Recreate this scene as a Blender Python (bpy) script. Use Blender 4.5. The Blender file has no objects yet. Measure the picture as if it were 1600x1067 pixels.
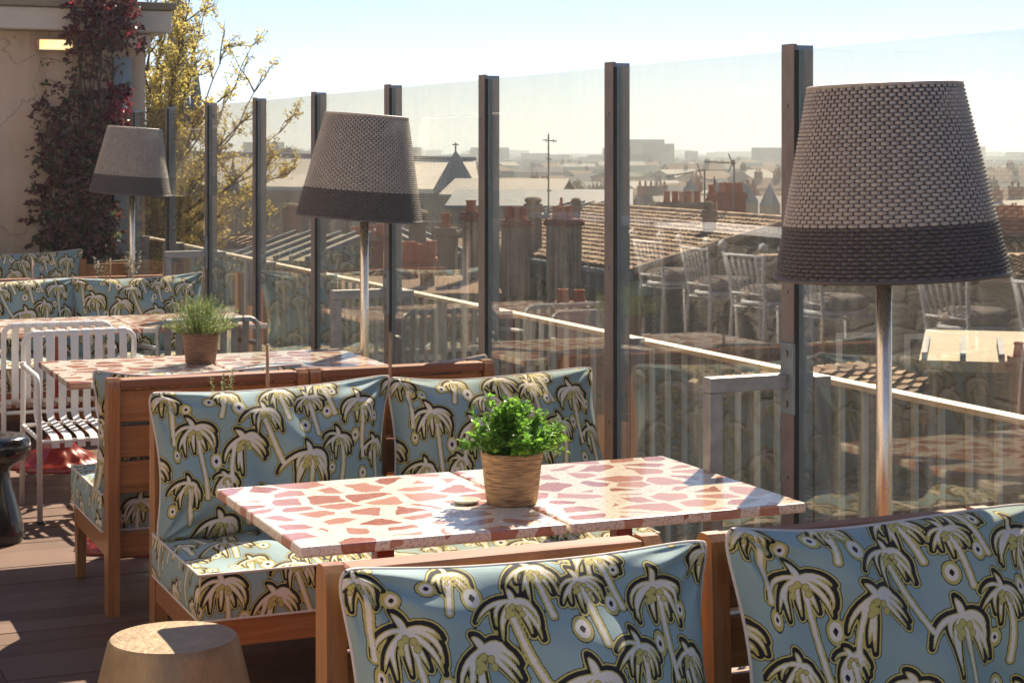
import bpy, bmesh, math, random
import numpy as np
from mathutils import Vector, Matrix, noise as mnoise
R = math.radians
scene = bpy.context.scene
COL = scene.collection
rnd = random.Random(7)

# ------------------------------------------------------------------ camera, sky, sun
F, CY, CH = 2850.0, 235.0, 1.67           # focal length and horizon row in pixels of the 1600 px photograph, eye height
CA, SA = 0.9191, 0.3940                   # the camera looks 23.2 degrees to the right of +Y (the line of the glass screen)
cam = bpy.data.cameras.new('camera'); cam.sensor_width = 36; cam.lens = 36*F/1600
cam.shift_y = -(533.5-CY)/1600; cam.clip_start = .05; cam.clip_end = 9000
cam.dof.use_dof = True; cam.dof.focus_distance = 4.9; cam.dof.aperture_fstop = 22
camo = bpy.data.objects.new('camera', cam); COL.objects.link(camo)
camo.location = (0, 0, CH); camo.rotation_euler = (R(90), 0, -math.asin(SA)); scene.camera = camo

SUN_EL, SUN_AZ = R(41), R(40)             # azimuth measured from +Y towards +X
world = bpy.data.worlds.new('World'); scene.world = world; world.use_nodes = True
wn = world.node_tree; wn.nodes.clear()
sky = wn.nodes.new('ShaderNodeTexSky'); sky.sky_type = 'NISHITA'; sky.sun_disc = False
sky.sun_elevation = SUN_EL; sky.sun_rotation = SUN_AZ; sky.altitude = 50; sky.air_density = .75; sky.dust_density = 0.0; sky.ozone_density = 2.4
bg = wn.nodes.new('ShaderNodeBackground'); bg.inputs[1].default_value = 0.054
wo = wn.nodes.new('ShaderNodeOutputWorld')
wb = wn.nodes.new('ShaderNodeMixRGB'); wb.blend_type = 'MULTIPLY'; wb.inputs[0].default_value = 1; wb.inputs[2].default_value = (.935, .94, 1.11, 1)
wn.links.new(sky.outputs[0], wb.inputs[1]); wn.links.new(wb.outputs[0], bg.inputs[0]); wn.links.new(bg.outputs[0], wo.inputs[0])
sun = bpy.data.lights.new('sun', 'SUN'); sun.energy = 4.5; sun.angle = R(.53); sun.color = (1, .89, .73)
suno = bpy.data.objects.new('sun', sun); COL.objects.link(suno)
sd = Vector((math.sin(SUN_AZ)*math.cos(SUN_EL), math.cos(SUN_AZ)*math.cos(SUN_EL), math.sin(SUN_EL)))
suno.rotation_euler = sd.to_track_quat('Z', 'Y').to_euler()
scene.view_settings.view_transform = 'Standard'; scene.view_settings.look = 'None'
scene.view_settings.exposure = 1.3; scene.view_settings.gamma = 1
scene.render.engine = 'CYCLES'
cy = scene.cycles
cy.max_bounces = 9; cy.transparent_max_bounces = 24; cy.glossy_bounces = 4; cy.diffuse_bounces = 3; cy.volume_bounces = 1
cy.use_denoising = True; cy.sample_clamp_indirect = 6; cy.caustics_reflective = False; cy.caustics_refractive = False
cy.volume_step_rate = 8

def W(px, py, D):                          # photograph pixel + depth -> world point
    X = (px-800)/F*D
    return Vector((X*CA+D*SA, -X*SA+D*CA, CH-(py-CY)/F*D))

# ------------------------------------------------------------------ tagging
def tag(o, label=None, cat=None, group=None, kind=None):
    if label: o['label'] = label
    if cat: o['category'] = cat
    if group: o['group'] = group
    if kind: o['kind'] = kind
    return o
def thing(name, label, cat, loc=(0, 0, 0), rz=0, group=None):
    o = bpy.data.objects.new(name, None); COL.objects.link(o); o.empty_display_size = .1
    o.location = loc; o.rotation_euler = (0, 0, rz)
    return tag(o, label, cat, group)
KIDS = {}
def link(name, me, parent=None, loc=None):
    o = bpy.data.objects.new(name, me); COL.objects.link(o)
    if parent is not None:
        o.parent = parent; KIDS.setdefault(parent.name, []).append(o)
    if loc is not None: o.location = loc
    return o
def copy_tree(o, loc=None, rz=None, label=None, group=None, parent=None):
    c = o.copy(); COL.objects.link(c)
    if parent is not None: c.parent = parent; KIDS.setdefault(parent.name, []).append(c)
    if loc is not None: c.location = loc
    if rz is not None: c.rotation_euler = (0, 0, rz)
    if label: c['label'] = label
    if group: c['group'] = group
    for k in list(KIDS.get(o.name, [])): copy_tree(k, parent=c)
    return c

# ------------------------------------------------------------------ materials
class NT:
    def __init__(s, name):
        s.m = bpy.data.materials.new(name); s.m.use_nodes = True; s.t = s.m.node_tree; s.t.nodes.clear()
        s.out = s.t.nodes.new('ShaderNodeOutputMaterial')
    def n(s, typ, **kw):
        nd = s.t.nodes.new('ShaderNode'+typ)
        for k, v in kw.items():
            if k.startswith('i_'): nd.inputs[int(k[2:])].default_value = v
            else: setattr(nd, k, v)
        return nd
    def l(s, a, b): s.t.links.new(a, b)
    def math(s, op, a, b=None, c=None, clamp=False):
        nd = s.n('Math', operation=op, use_clamp=clamp)
        for i, v in enumerate((a, b, c)):
            if v is None: continue
            if isinstance(v, (int, float)): nd.inputs[i].default_value = v
            else: s.l(v, nd.inputs[i])
        return nd.outputs[0]
    def mix(s, f, a, b, mode='MIX'):
        nd = s.n('MixRGB', blend_type=mode)
        for i, v in enumerate((f, a, b)):
            if isinstance(v, (int, float)): nd.inputs[i].default_value = v
            elif isinstance(v, tuple): nd.inputs[i].default_value = (*v[:3], 1)
            else: s.l(v, nd.inputs[i])
        return nd.outputs[0]
    def noise(s, vec, scale, detail=4, rough=.55, out=0):
        nd = s.n('TexNoise'); nd.inputs['Scale'].default_value = scale; nd.inputs['Detail'].default_value = detail
        nd.inputs['Roughness'].default_value = rough
        if vec is not None: s.l(vec, nd.inputs['Vector'])
        return nd.outputs[out]
    def ramp(s, f, *stops):
        nd = s.n('ValToRGB'); e = nd.color_ramp.elements
        while len(e) < len(stops): e.new(.5)
        for i, (p, c) in enumerate(stops):
            e[i].position = p; e[i].color = (*c[:3], 1) if isinstance(c, tuple) else (c, c, c, 1)
        s.l(f, nd.inputs[0]); return nd.outputs[0]
    def obj(s, scale=None):
        v = s.n('TexCoord').outputs['Object']
        if scale:
            mp = s.n('Mapping'); mp.inputs['Scale'].default_value = scale; s.l(v, mp.inputs[0]); v = mp.outputs[0]
        return v
    def bump(s, h, strength=.3, dist=.01):
        b = s.n('Bump'); b.inputs['Strength'].default_value = strength; b.inputs['Distance'].default_value = dist
        s.l(h, b.inputs['Height']); return b.outputs[0]
    def pbr(s, col, rough=.5, metal=0, normal=None, spec=.5, trans=0, coat=0, sheen=0, sub=None):
        p = s.n('BsdfPrincipled')
        def put(k, v):
            if isinstance(v, tuple): p.inputs[k].default_value = (*v[:3], 1)
            elif isinstance(v, (int, float)): p.inputs[k].default_value = v
            else: s.l(v, p.inputs[k])
        put('Base Color', col); put('Roughness', rough); put('Metallic', metal); put('Specular IOR Level', spec)
        put('Coat Weight', coat); put('Sheen Weight', sheen)
        if coat: p.inputs['Coat Roughness'].default_value = .08
        if normal is not None: s.l(normal, p.inputs['Normal'])
        s.l(p.outputs[0], s.out.inputs[0]); s.p = p
        return s.m
    def surf(s, sh): s.l(sh, s.out.inputs[0]); return s.m

M = {}
def simple(name, col, rough=.5, metal=0, var=.15, nscale=6, bumps=0, bscale=60, coat=0, spec=.5, stretch=None):
    t = NT(name); v = t.obj(stretch)
    n1 = t.noise(v, nscale); n2 = t.noise(v, nscale*9)
    f = t.math('ADD', t.math('MULTIPLY', n1, .65), t.math('MULTIPLY', n2, .35))
    lo = tuple(c*(1-var) for c in col); hi = tuple(min(1, c*(1+var)) for c in col)
    c = t.ramp(f, (.3, lo), (.7, hi))
    nb = None
    if bumps: nb = t.bump(t.noise(v, bscale, 6), bumps, .004)
    rr = t.math('MULTIPLY_ADD', n2, .25, rough-.12, clamp=True)
    M[name] = t.pbr(c, rr, metal, nb, spec, coat=coat); return M[name]

def wood(name, c0, c1, rough=.38, coat=.25, axis='X', grain=(1.2, 22, 22), rnd_amt=.25):
    t = NT(name); v = t.obj(grain if axis == 'X' else (grain[1], grain[0], grain[1]) if axis == 'Y' else (grain[1], grain[1], grain[0]))
    oi = t.n('ObjectInfo').outputs['Random']
    off = t.n('VectorMath', operation='ADD'); t.l(v, off.inputs[0])
    cmb = t.n('CombineXYZ'); t.l(t.math('MULTIPLY', oi, 37), cmb.inputs[0]); t.l(t.math('MULTIPLY', oi, 11), cmb.inputs[1]); t.l(cmb.outputs[0], off.inputs[1])
    v2 = off.outputs[0]
    g = t.noise(v2, 2.4, 6, .65); g2 = t.noise(v2, 11, 3)
    big = t.noise(t.obj(), 5, 3)
    f = t.math('ADD', t.math('MULTIPLY', g, .6), t.math('ADD', t.math('MULTIPLY', g2, .2), t.math('MULTIPLY', big, .2)))
    c = t.ramp(f, (.33, c0), (.66, c1))
    c = t.mix(t.math('MULTIPLY', oi, rnd_amt), c, c0)
    wear = t.ramp(t.noise(t.obj(), 26, 7, .75), (.62, 0.), (.70, 1.))
    c = t.mix(t.math('MULTIPLY', wear, .35), c, (.34, .22, .15))
    rr = t.math('MULTIPLY_ADD', g, .3, rough-.13)
    M[name] = t.pbr(c, rr, 0, t.bump(g, .18, .003), .5, coat=coat); return M[name]

wood('bench_wood', (.20, .070, .018), (.53, .225, .066))
wood('bench_wood_upright', (.20, .070, .018), (.53, .225, .066), axis='Z')
wood('rail_wood', (.21, .075, .03), (.36, .15, .07), rough=.62, coat=0)
simple('white_metal', (.78, .74, .68), .38, 0, .05, 5)
simple('galvanised', (.30, .315, .32), .42, .75, .22, 30)
simple('post_steel', (.22, .265, .295), .5, .2, .35, 7, .15, 90, stretch=(1, 1, .35))
simple('bracket_steel', (.33, .33, .33), .5, .55, .25, 25)
simple('rail_cream', (.62, .55, .44), .6, 0, .12, 10)
simple('red_iron', (.30, .018, .012), .3, 0, .2, 20, coat=.3)
simple('black_gloss', (.010, .009, .010), .16, 0, .3, 9, .35, 25, coat=.6)
simple('stone_stool', (.36, .25, .135), .48, .35, .30, 14, .8, 55, stretch=(1, 1, .5))
simple('chrome', (.80, .70, .58), .27, .75, .06, 4, stretch=(1, 1, .2))
simple('rubber', (.02, .02, .02), .7)
simple('soil', (.05, .032, .02), .9, 0, .4, 30, .8, 60)
simple('bamboo', (.42, .24, .12), .5, 0, .25, 14)
simple('bark', (.12, .08, .05), .85, 0, .3, 20, .5, 40)
simple('terracotta', (.42, .12, .055), .8, 0, .25, 3)
simple('terracotta_dark', (.24, .075, .045), .85, 0, .3, 3)
simple('zinc', (.20, .22, .235), .5, .3, .2, 2)
simple('slate', (.13, .16, .19), .7, 0, .25, 2, spec=.3)
simple('pale_roof', (.36, .345, .315), .85, 0, .10, .4, spec=.15)
simple('corrugated', (.29, .24, .155), .8, 0, .1, 1)
simple('antenna_metal', (.12, .12, .12), .5, .6, .1, 2)
simple('stucco', (.60, .44, .30), .9, 0, .30, 1.6, .5, 30)
simple('cornice', (.55, .47, .38), .8, 0, .12, 3, .3, 30)
simple('window_dark', (.03, .035, .04), .15, 0, .2, 3)
simple('lamp_weave_light', (.47, .41, .35), .5, 0, .22, 40)
simple('lamp_weave_dark', (.105, .09, .086), .5, 0, .14, 40)
simple('lamp_lining', (.035, .028, .024), .8, 0, .1, 10)
simple('piping', (.70, .62, .55), .8, 0, .05, 50)
simple('white_paint', (.86, .86, .88), .5, 0, .05, 5)
simple('stool_fabric', (.50, .43, .38), .9, 0, .12, 50, .5, 90)
simple('far_roof', (.20, .14, .10), .95, 0, .2, .3, spec=.1); simple('far_grey', (.16, .165, .16), .95, 0, .2, .3, spec=.1); simple('far_wall', (.30, .26, .20), .95, 0, .2, .3, spec=.1)
simple('ground_city', (.11, .11, .085), 1, 0, .35, .02, spec=0)
simple('strip_black', (.02, .02, .02), .6)

def stone(name, c0, c1, scale=2.2, mortar=(.36, .32, .26)):
    t = NT(name); v = t.obj((1, 1, 1.9))
    vo = t.n('TexVoronoi', feature='DISTANCE_TO_EDGE'); vo.inputs['Scale'].default_value = scale
    nz = t.n('TexNoise'); nz.inputs['Scale'].default_value = 3; t.l(v, nz.inputs[0])
    wv = t.n('MixRGB'); wv.inputs[0].default_value = .12; t.l(v, wv.inputs[1]); t.l(nz.outputs[1], wv.inputs[2])
    t.l(wv.outputs[0], vo.inputs['Vector'])
    vc = t.n('TexVoronoi'); vc.inputs['Scale'].default_value = scale; t.l(wv.outputs[0], vc.inputs['Vector'])
    h = t.ramp(vo.outputs['Distance'], (.02, 0.), (.12, 1.))
    sep = t.n('SeparateColor'); t.l(vc.outputs['Color'], sep.inputs[0])
    c = t.mix(sep.outputs[0], c0, c1); c = t.mix(t.noise(v, 20), c, (.12, .10, .08)); c = t.mix(h, mortar, c)
    hh = t.math('ADD', h, t.noise(v, 22, 6))
    M[name] = t.pbr(c, .9, 0, t.bump(hh, .9, .04)); return M[name]
t = NT('stucco'); v = t.obj(); a_ = t.noise(v, 1.3, 7, .7); st_ = t.noise(t.obj((2.6, 2.6, .22)), 1.6, 5, .6); fine = t.noise(v, 26, 6, .7)
c = t.ramp(t.math('ADD', t.math('MULTIPLY', a_, .45), t.math('MULTIPLY', st_, .55)), (.36, (.34, .235, .16)), (.50, (.56, .41, .28)), (.66, (.68, .52, .38)))
cr = t.n('TexVoronoi', feature='DISTANCE_TO_EDGE'); cr.inputs['Scale'].default_value = 1.1; wq = t.n('VectorMath', operation='MULTIPLY_ADD'); nq = t.n('TexNoise'); nq.inputs['Scale'].default_value = 2.2; nq.inputs['Detail'].default_value = 6; t.l(v, nq.inputs[0]); t.l(nq.outputs[1], wq.inputs[0]); wq.inputs[1].default_value = (.9, .9, .9); t.l(v, wq.inputs[2]); t.l(wq.outputs[0], cr.inputs['Vector'])
c = t.mix(t.ramp(cr.outputs['Distance'], (.0, .6), (.012, 0.)), c, (.20, .14, .10)); c = t.mix(t.math('MULTIPLY', fine, .18), c, (.25, .18, .12))
M['stucco'] = t.pbr(c, .95, 0, t.bump(fine, .5, .006), .2)
stone('rubble_stone', (.20, .165, .13), (.09, .075, .06), 3.8, (.14, .12, .10))
stone('house_stone', (.20, .155, .11), (.13, .10, .07), 2.4, (.16, .13, .095))

def ashlar(name, c0, c1):
    t = NT(name); v = t.obj()
    f = t.noise(v, .5, 6, .7); streak = t.noise(t.obj((1.5, 1.5, .12)), 1.2, 5)
    c = t.ramp(t.math('MULTIPLY_ADD', streak, .5, t.math('MULTIPLY', f, .5)), (.32, c0), (.66, c1))
    M[name] = t.pbr(c, .95, 0, t.bump(t.noise(v, 8, 5), .4, .03), .2); return M[name]
ashlar('limestone', (.18, .14, .10), (.36, .29, .20))
ashlar('limestone_dark', (.10, .085, .07), (.26, .21, .155))
ashlar('chimney_render', (.07, .052, .04), (.40, .31, .22))
t = NT('chimney_render'); v = t.obj(); f = t.noise(v, 1.6, 7, .75); st_ = t.noise(t.obj((5, 5, .25)), 1.5, 4)
c = t.ramp(t.math('MULTIPLY_ADD', st_, .55, t.math('MULTIPLY', f, .45)), (.36, (.05, .038, .03)), (.46, (.20, .155, .115)), (.62, (.42, .33, .235)))
M['chimney_render'] = t.pbr(c, .95, 0, t.bump(f, .5, .03), .2)
ashlar('brick_red', (.15, .05, .035), (.30, .11, .07))

# weathered barrel tiles: colour changes from tile to tile (one random number per tile is stored on its faces)
t = NT('roof_tile'); at = t.n('Attribute', attribute_name='tone')
c = t.ramp(at.outputs['Fac'], (0., (.20, .115, .07)), (.35, (.34, .20, .12)), (.7, (.48, .32, .20)), (1., (.60, .47, .33)))
c = t.mix(t.math('MULTIPLY', t.noise(t.obj(), 5, 6, .7), .55), c, (.10, .08, .06)); M['roof_tile'] = t.pbr(c, .9)

# deck boards
t = NT('deck_wood'); at = t.n('Attribute', attribute_name='tone').outputs['Fac']
v = t.obj((1.0, 26, 26)); mp = t.n('VectorMath', operation='ADD'); cmb = t.n('CombineXYZ'); t.l(t.math('MULTIPLY', at, 50), cmb.inputs[0])
t.l(v, mp.inputs[0]); t.l(cmb.outputs[0], mp.inputs[1])
g = t.noise(mp.outputs[0], 2.2, 7, .7); b2 = t.noise(t.obj(), 2.5, 4)
c = t.ramp(t.math('ADD', t.math('MULTIPLY', g, .5), t.math('MULTIPLY', b2, .5)), (.3, (.068, .030, .013)), (.72, (.185, .092, .044)))
c = t.mix(t.math('MULTIPLY', at, .35), c, (.25, .16, .12))
kn = t.ramp(t.noise(t.obj((3, 14, 14)), 2, 2), (.70, 0.), (.76, 1.)); c = t.mix(t.math('MULTIPLY', kn, .6), c, (.03, .016, .012))
M['deck_wood'] = t.pbr(c, t.math('MULTIPLY_ADD', g, .3, .45), 0, t.bump(g, .35, .004), .3)

# terrazzo: big red marble chips in a pale speckled binder
t = NT('terrazzo'); tc = t.n('TexCoord').outputs['Object']; oi = t.n('ObjectInfo').outputs['Random']
ad = t.n('VectorMath', operation='ADD'); cb = t.n('CombineXYZ'); t.l(t.math('MULTIPLY', oi, 19), cb.inputs[0]); t.l(t.math('MULTIPLY', oi, 7), cb.inputs[1])
t.l(tc, ad.inputs[0]); t.l(cb.outputs[0], ad.inputs[1]); v = ad.outputs[0]
ve = t.n('TexVoronoi', feature='DISTANCE_TO_EDGE'); ve.inputs['Scale'].default_value = 8.6; ve.inputs['Randomness'].default_value = .85
vc = t.n('TexVoronoi'); vc.inputs['Scale'].default_value = 8.6; vc.inputs['Randomness'].default_value = .85
mpz = t.n('Mapping'); mpz.inputs['Scale'].default_value = (1, 1.12, .35); t.l(v, mpz.inputs[0])
wz = t.n('TexNoise'); wz.inputs['Scale'].default_value = 16; wz.inputs['Detail'].default_value = 5; t.l(v, wz.inputs[0])
wm = t.n('VectorMath', operation='MULTIPLY_ADD'); t.l(wz.outputs[1], wm.inputs[0]); wm.inputs[1].default_value = (.040, .040, .01); t.l(mpz.outputs[0], wm.inputs[2])
t.l(wm.outputs[0], ve.inputs['Vector']); t.l(wm.outputs[0], vc.inputs['Vector'])
sc_ = t.n('SeparateColor'); t.l(vc.outputs['Color'], sc_.inputs[0])
thr = t.math('MULTIPLY_ADD', sc_.outputs[0], .20, .06)
chip = t.math('GREATER_THAN', ve.outputs['Distance'], thr)
chipc = t.mix(sc_.outputs[1], (.40, .135, .085), (.60, .30, .21))
chipc = t.mix(t.ramp(t.noise(v, 55, 5, .7), (.45, 0.), (.75, .5)), chipc, (.62, .40, .31))
sp = t.n('TexVoronoi'); sp.inputs['Scale'].default_value = 330; t.l(v, sp.inputs['Vector'])
s2 = t.n('SeparateColor'); t.l(sp.outputs['Color'], s2.inputs[0])
dark = t.math('GREATER_THAN', s2.outputs[0], .86)
sv = t.n('TexVoronoi'); sv.inputs['Scale'].default_value = 62; t.l(wm.outputs[0], sv.inputs['Vector']); s3 = t.n('SeparateColor'); t.l(sv.outputs['Color'], s3.inputs[0])
se = t.n('TexVoronoi', feature='DISTANCE_TO_EDGE'); se.inputs['Scale'].default_value = 62; t.l(wm.outputs[0], se.inputs['Vector'])
small = t.math('MULTIPLY', t.math('GREATER_THAN', s3.outputs[0], .9), t.math('GREATER_THAN', se.outputs['Distance'], .2))
base = t.mix(t.math('MULTIPLY', dark, .7), (.88, .79, .66), (.32, .26, .20))
sm = t.math('MULTIPLY_ADD', t.noise(t.obj(), 7, 5, .7), .30, .05)
M['terrazzo'] = t.pbr(t.mix(chip, t.mix(t.math('MULTIPLY', small, .55), base, (.56, .30, .22)), chipc), sm, 0, None, .5, coat=.35)

# screen glass: clear pane with a faint warm tint, mirror-like reflection growing with the angle, light dust
t = NT('screen_glass'); geo = t.n('NewGeometry')
dp = t.n('VectorMath', operation='DOT_PRODUCT'); t.l(geo.outputs['Normal'], dp.inputs[0]); t.l(geo.outputs['Incoming'], dp.inputs[1])
cs = t.math('ABSOLUTE', dp.outputs['Value']); k5 = t.math('POWER', t.math('SUBTRACT', 1., cs), 5)
fr = t.math('MULTIPLY_ADD', k5, .86, .10, clamp=True)
tr = t.n('BsdfTransparent'); tr.inputs[0].default_value = (1.0, .965, .885, 1)
gl = t.n('BsdfGlossy'); gl.inputs[0].default_value = (1, 1, 1, 1); gl.inputs['Roughness'].default_value = .0
df = t.n('BsdfTranslucent'); df.inputs[0].default_value = (.9, .86, .78, 1)
st = t.noise(t.obj((1, 9, .5)), 2, 5, .6); sp = t.ramp(t.noise(t.obj(), 150, 2), (.72, 0.), (.78, 1.))
dust = t.math('ADD', t.math('MULTIPLY', t.ramp(st, (.5, 0.), (.85, 1.)), .05), t.math('MULTIPLY', sp, .08))
dust = t.math('ADD', dust, .004)
m1 = t.n('MixShader'); t.l(dust, m1.inputs[0]); t.l(tr.outputs[0], m1.inputs[1]); t.l(df.outputs[0], m1.inputs[2])
m2 = t.n('MixShader'); t.l(fr, m2.inputs[0]); t.l(m1.outputs[0], m2.inputs[1]); t.l(gl.outputs[0], m2.inputs[2])
M['screen_glass'] = t.surf(m2.outputs[0])

# palm-tree fabric: distances to the drawn shapes are stored on the vertices, colours chosen here
t = NT('palm_fabric')
a1 = t.n('Attribute', attribute_name='pat1').outputs['Vector']; a2 = t.n('Attribute', attribute_name='pat2').outputs['Vector']
s1 = t.n('SeparateXYZ'); t.l(a1, s1.inputs[0]); s2 = t.n('SeparateXYZ'); t.l(a2, s2.inputs[0])
fz = t.math('MULTIPLY_ADD', t.noise(t.obj(), 420, 2, .6), .004, -.002)
fz2 = t.math('MULTIPLY_ADD', t.noise(t.obj(), 260, 2, .6), .0018, -.0009)
A, B, C = s1.outputs; K, Mk, S = s2.outputs
weave = t.noise(t.obj(), 900, 1)
big = t.noise(t.obj(), 6, 3)
teal = t.ramp(t.math('MULTIPLY_ADD', weave, .4, t.math('MULTIPLY', big, .6)), (.3, (.25, .35, .345)), (.7, (.335, .445, .43)))
cream = t.ramp(weave, (.3, (.72, .64, .54)), (.7, (.88, .80, .70)))
oliv = (.55, .46, .14); black = (.018, .015, .018)
c = t.mix(t.math('LESS_THAN', t.math('ADD', C, fz), .0052), teal, (.05, .042, .03))
c = t.mix(t.math('LESS_THAN', t.math('ADD', C, fz2), .0034), c, oliv)
c = t.mix(t.math('LESS_THAN', t.math('ADD', B, fz2), 0.), c, black)
c = t.mix(t.math('LESS_THAN', t.math('ADD', A, fz2), .0012), c, oliv)
c = t.mix(t.math('LESS_THAN', t.math('ADD', A, fz2), -.0012), c, cream)
c = t.mix(t.math('LESS_THAN', t.math('ADD', S, fz2), 0.), c, (.52, .44, .20))
c = t.mix(t.math('LESS_THAN', K, .0), c, (.34, .22, .07))
c = t.mix(t.math('LESS_THAN', K, -.0016), c, (.56, .50, .15))
c = t.mix(t.math('LESS_THAN', t.math('ADD', Mk, fz2), 0.), c, black)
M['palm_fabric'] = t.pbr(c, .82, 0, t.bump(t.math('ADD', weave, t.noise(t.obj(), 35, 3)), .35, .003), .25, sheen=.12)

def leaf_mat(name, c0, c1, trans=.45, rough=.45):
    t = NT(name); at = t.n('Attribute', attribute_name='tone').outputs['Fac']
    c = t.mix(at, c0, c1)
    p = t.n('BsdfPrincipled'); t.l(c, p.inputs['Base Color']); p.inputs['Roughness'].default_value = rough
    tl = t.n('BsdfTranslucent'); t.l(t.mix(1., c, (1.0, 1.0, .55), 'MULTIPLY'), tl.inputs[0])
    g = t.n('Gamma'); t.l(c, g.inputs[0]); g.inputs[1].default_value = .75; t.l(g.outputs[0], tl.inputs[0])
    m = t.n('MixShader'); m.inputs[0].default_value = trans; t.l(p.outputs[0], m.inputs[1]); t.l(tl.outputs[0], m.inputs[2])
    M[name] = t.surf(m.outputs[0])
leaf_mat('basil_leaf', (.06, .19, .012), (.20, .42, .03), .55)
leaf_mat('thyme_leaf', (.14, .22, .04), (.42, .48, .15), .5)
leaf_mat('vine_leaf', (.06, .026, .020), (.19, .062, .05), .3, .32)
leaf_mat('vine_leaf_red', (.07, .008, .015), (.30, .018, .03), .5, .35)
leaf_mat('vine_leaf_green', (.04, .055, .02), (.10, .11, .035), .4, .4)
leaf_mat('tree_leaf', (.34, .27, .035), (.66, .50, .10), .6)
leaf_mat('far_foliage', (.06, .075, .03), (.16, .16, .06), .2, .8)
leaf_mat('flower_white', (.35, .36, .30), (.62, .60, .52), .3)

# seagrass and peat pots
for nm, c0, c1, sc in (('seagrass', (.10, .05, .02), (.56, .35, .17), 1), ('peat', (.07, .035, .018), (.22, .12, .07), .6)):
    t = NT(nm); v = t.obj((1, 1, 9)); g = t.noise(v, 9, 6, .75); g2 = t.noise(t.obj((7, 7, 60)), 4, 3)
    f = t.math('ADD', t.math('MULTIPLY', g, .5), t.math('MULTIPLY', g2, .5))
    M[nm] = t.pbr(t.ramp(f, (.34, c0), (.62, c1)), .8, 0, t.bump(g2, .9, .006))
t = NT('lit_diffuser'); e = t.n('Emission'); g = t.noise(t.obj(), 6, 2)
t.l(t.ramp(g, (.3, (1., .62, .22)), (.7, (1., .80, .42))), e.inputs[0]); e.inputs[1].default_value = .62; M['lit_diffuser'] = t.surf(e.outputs[0])

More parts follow.
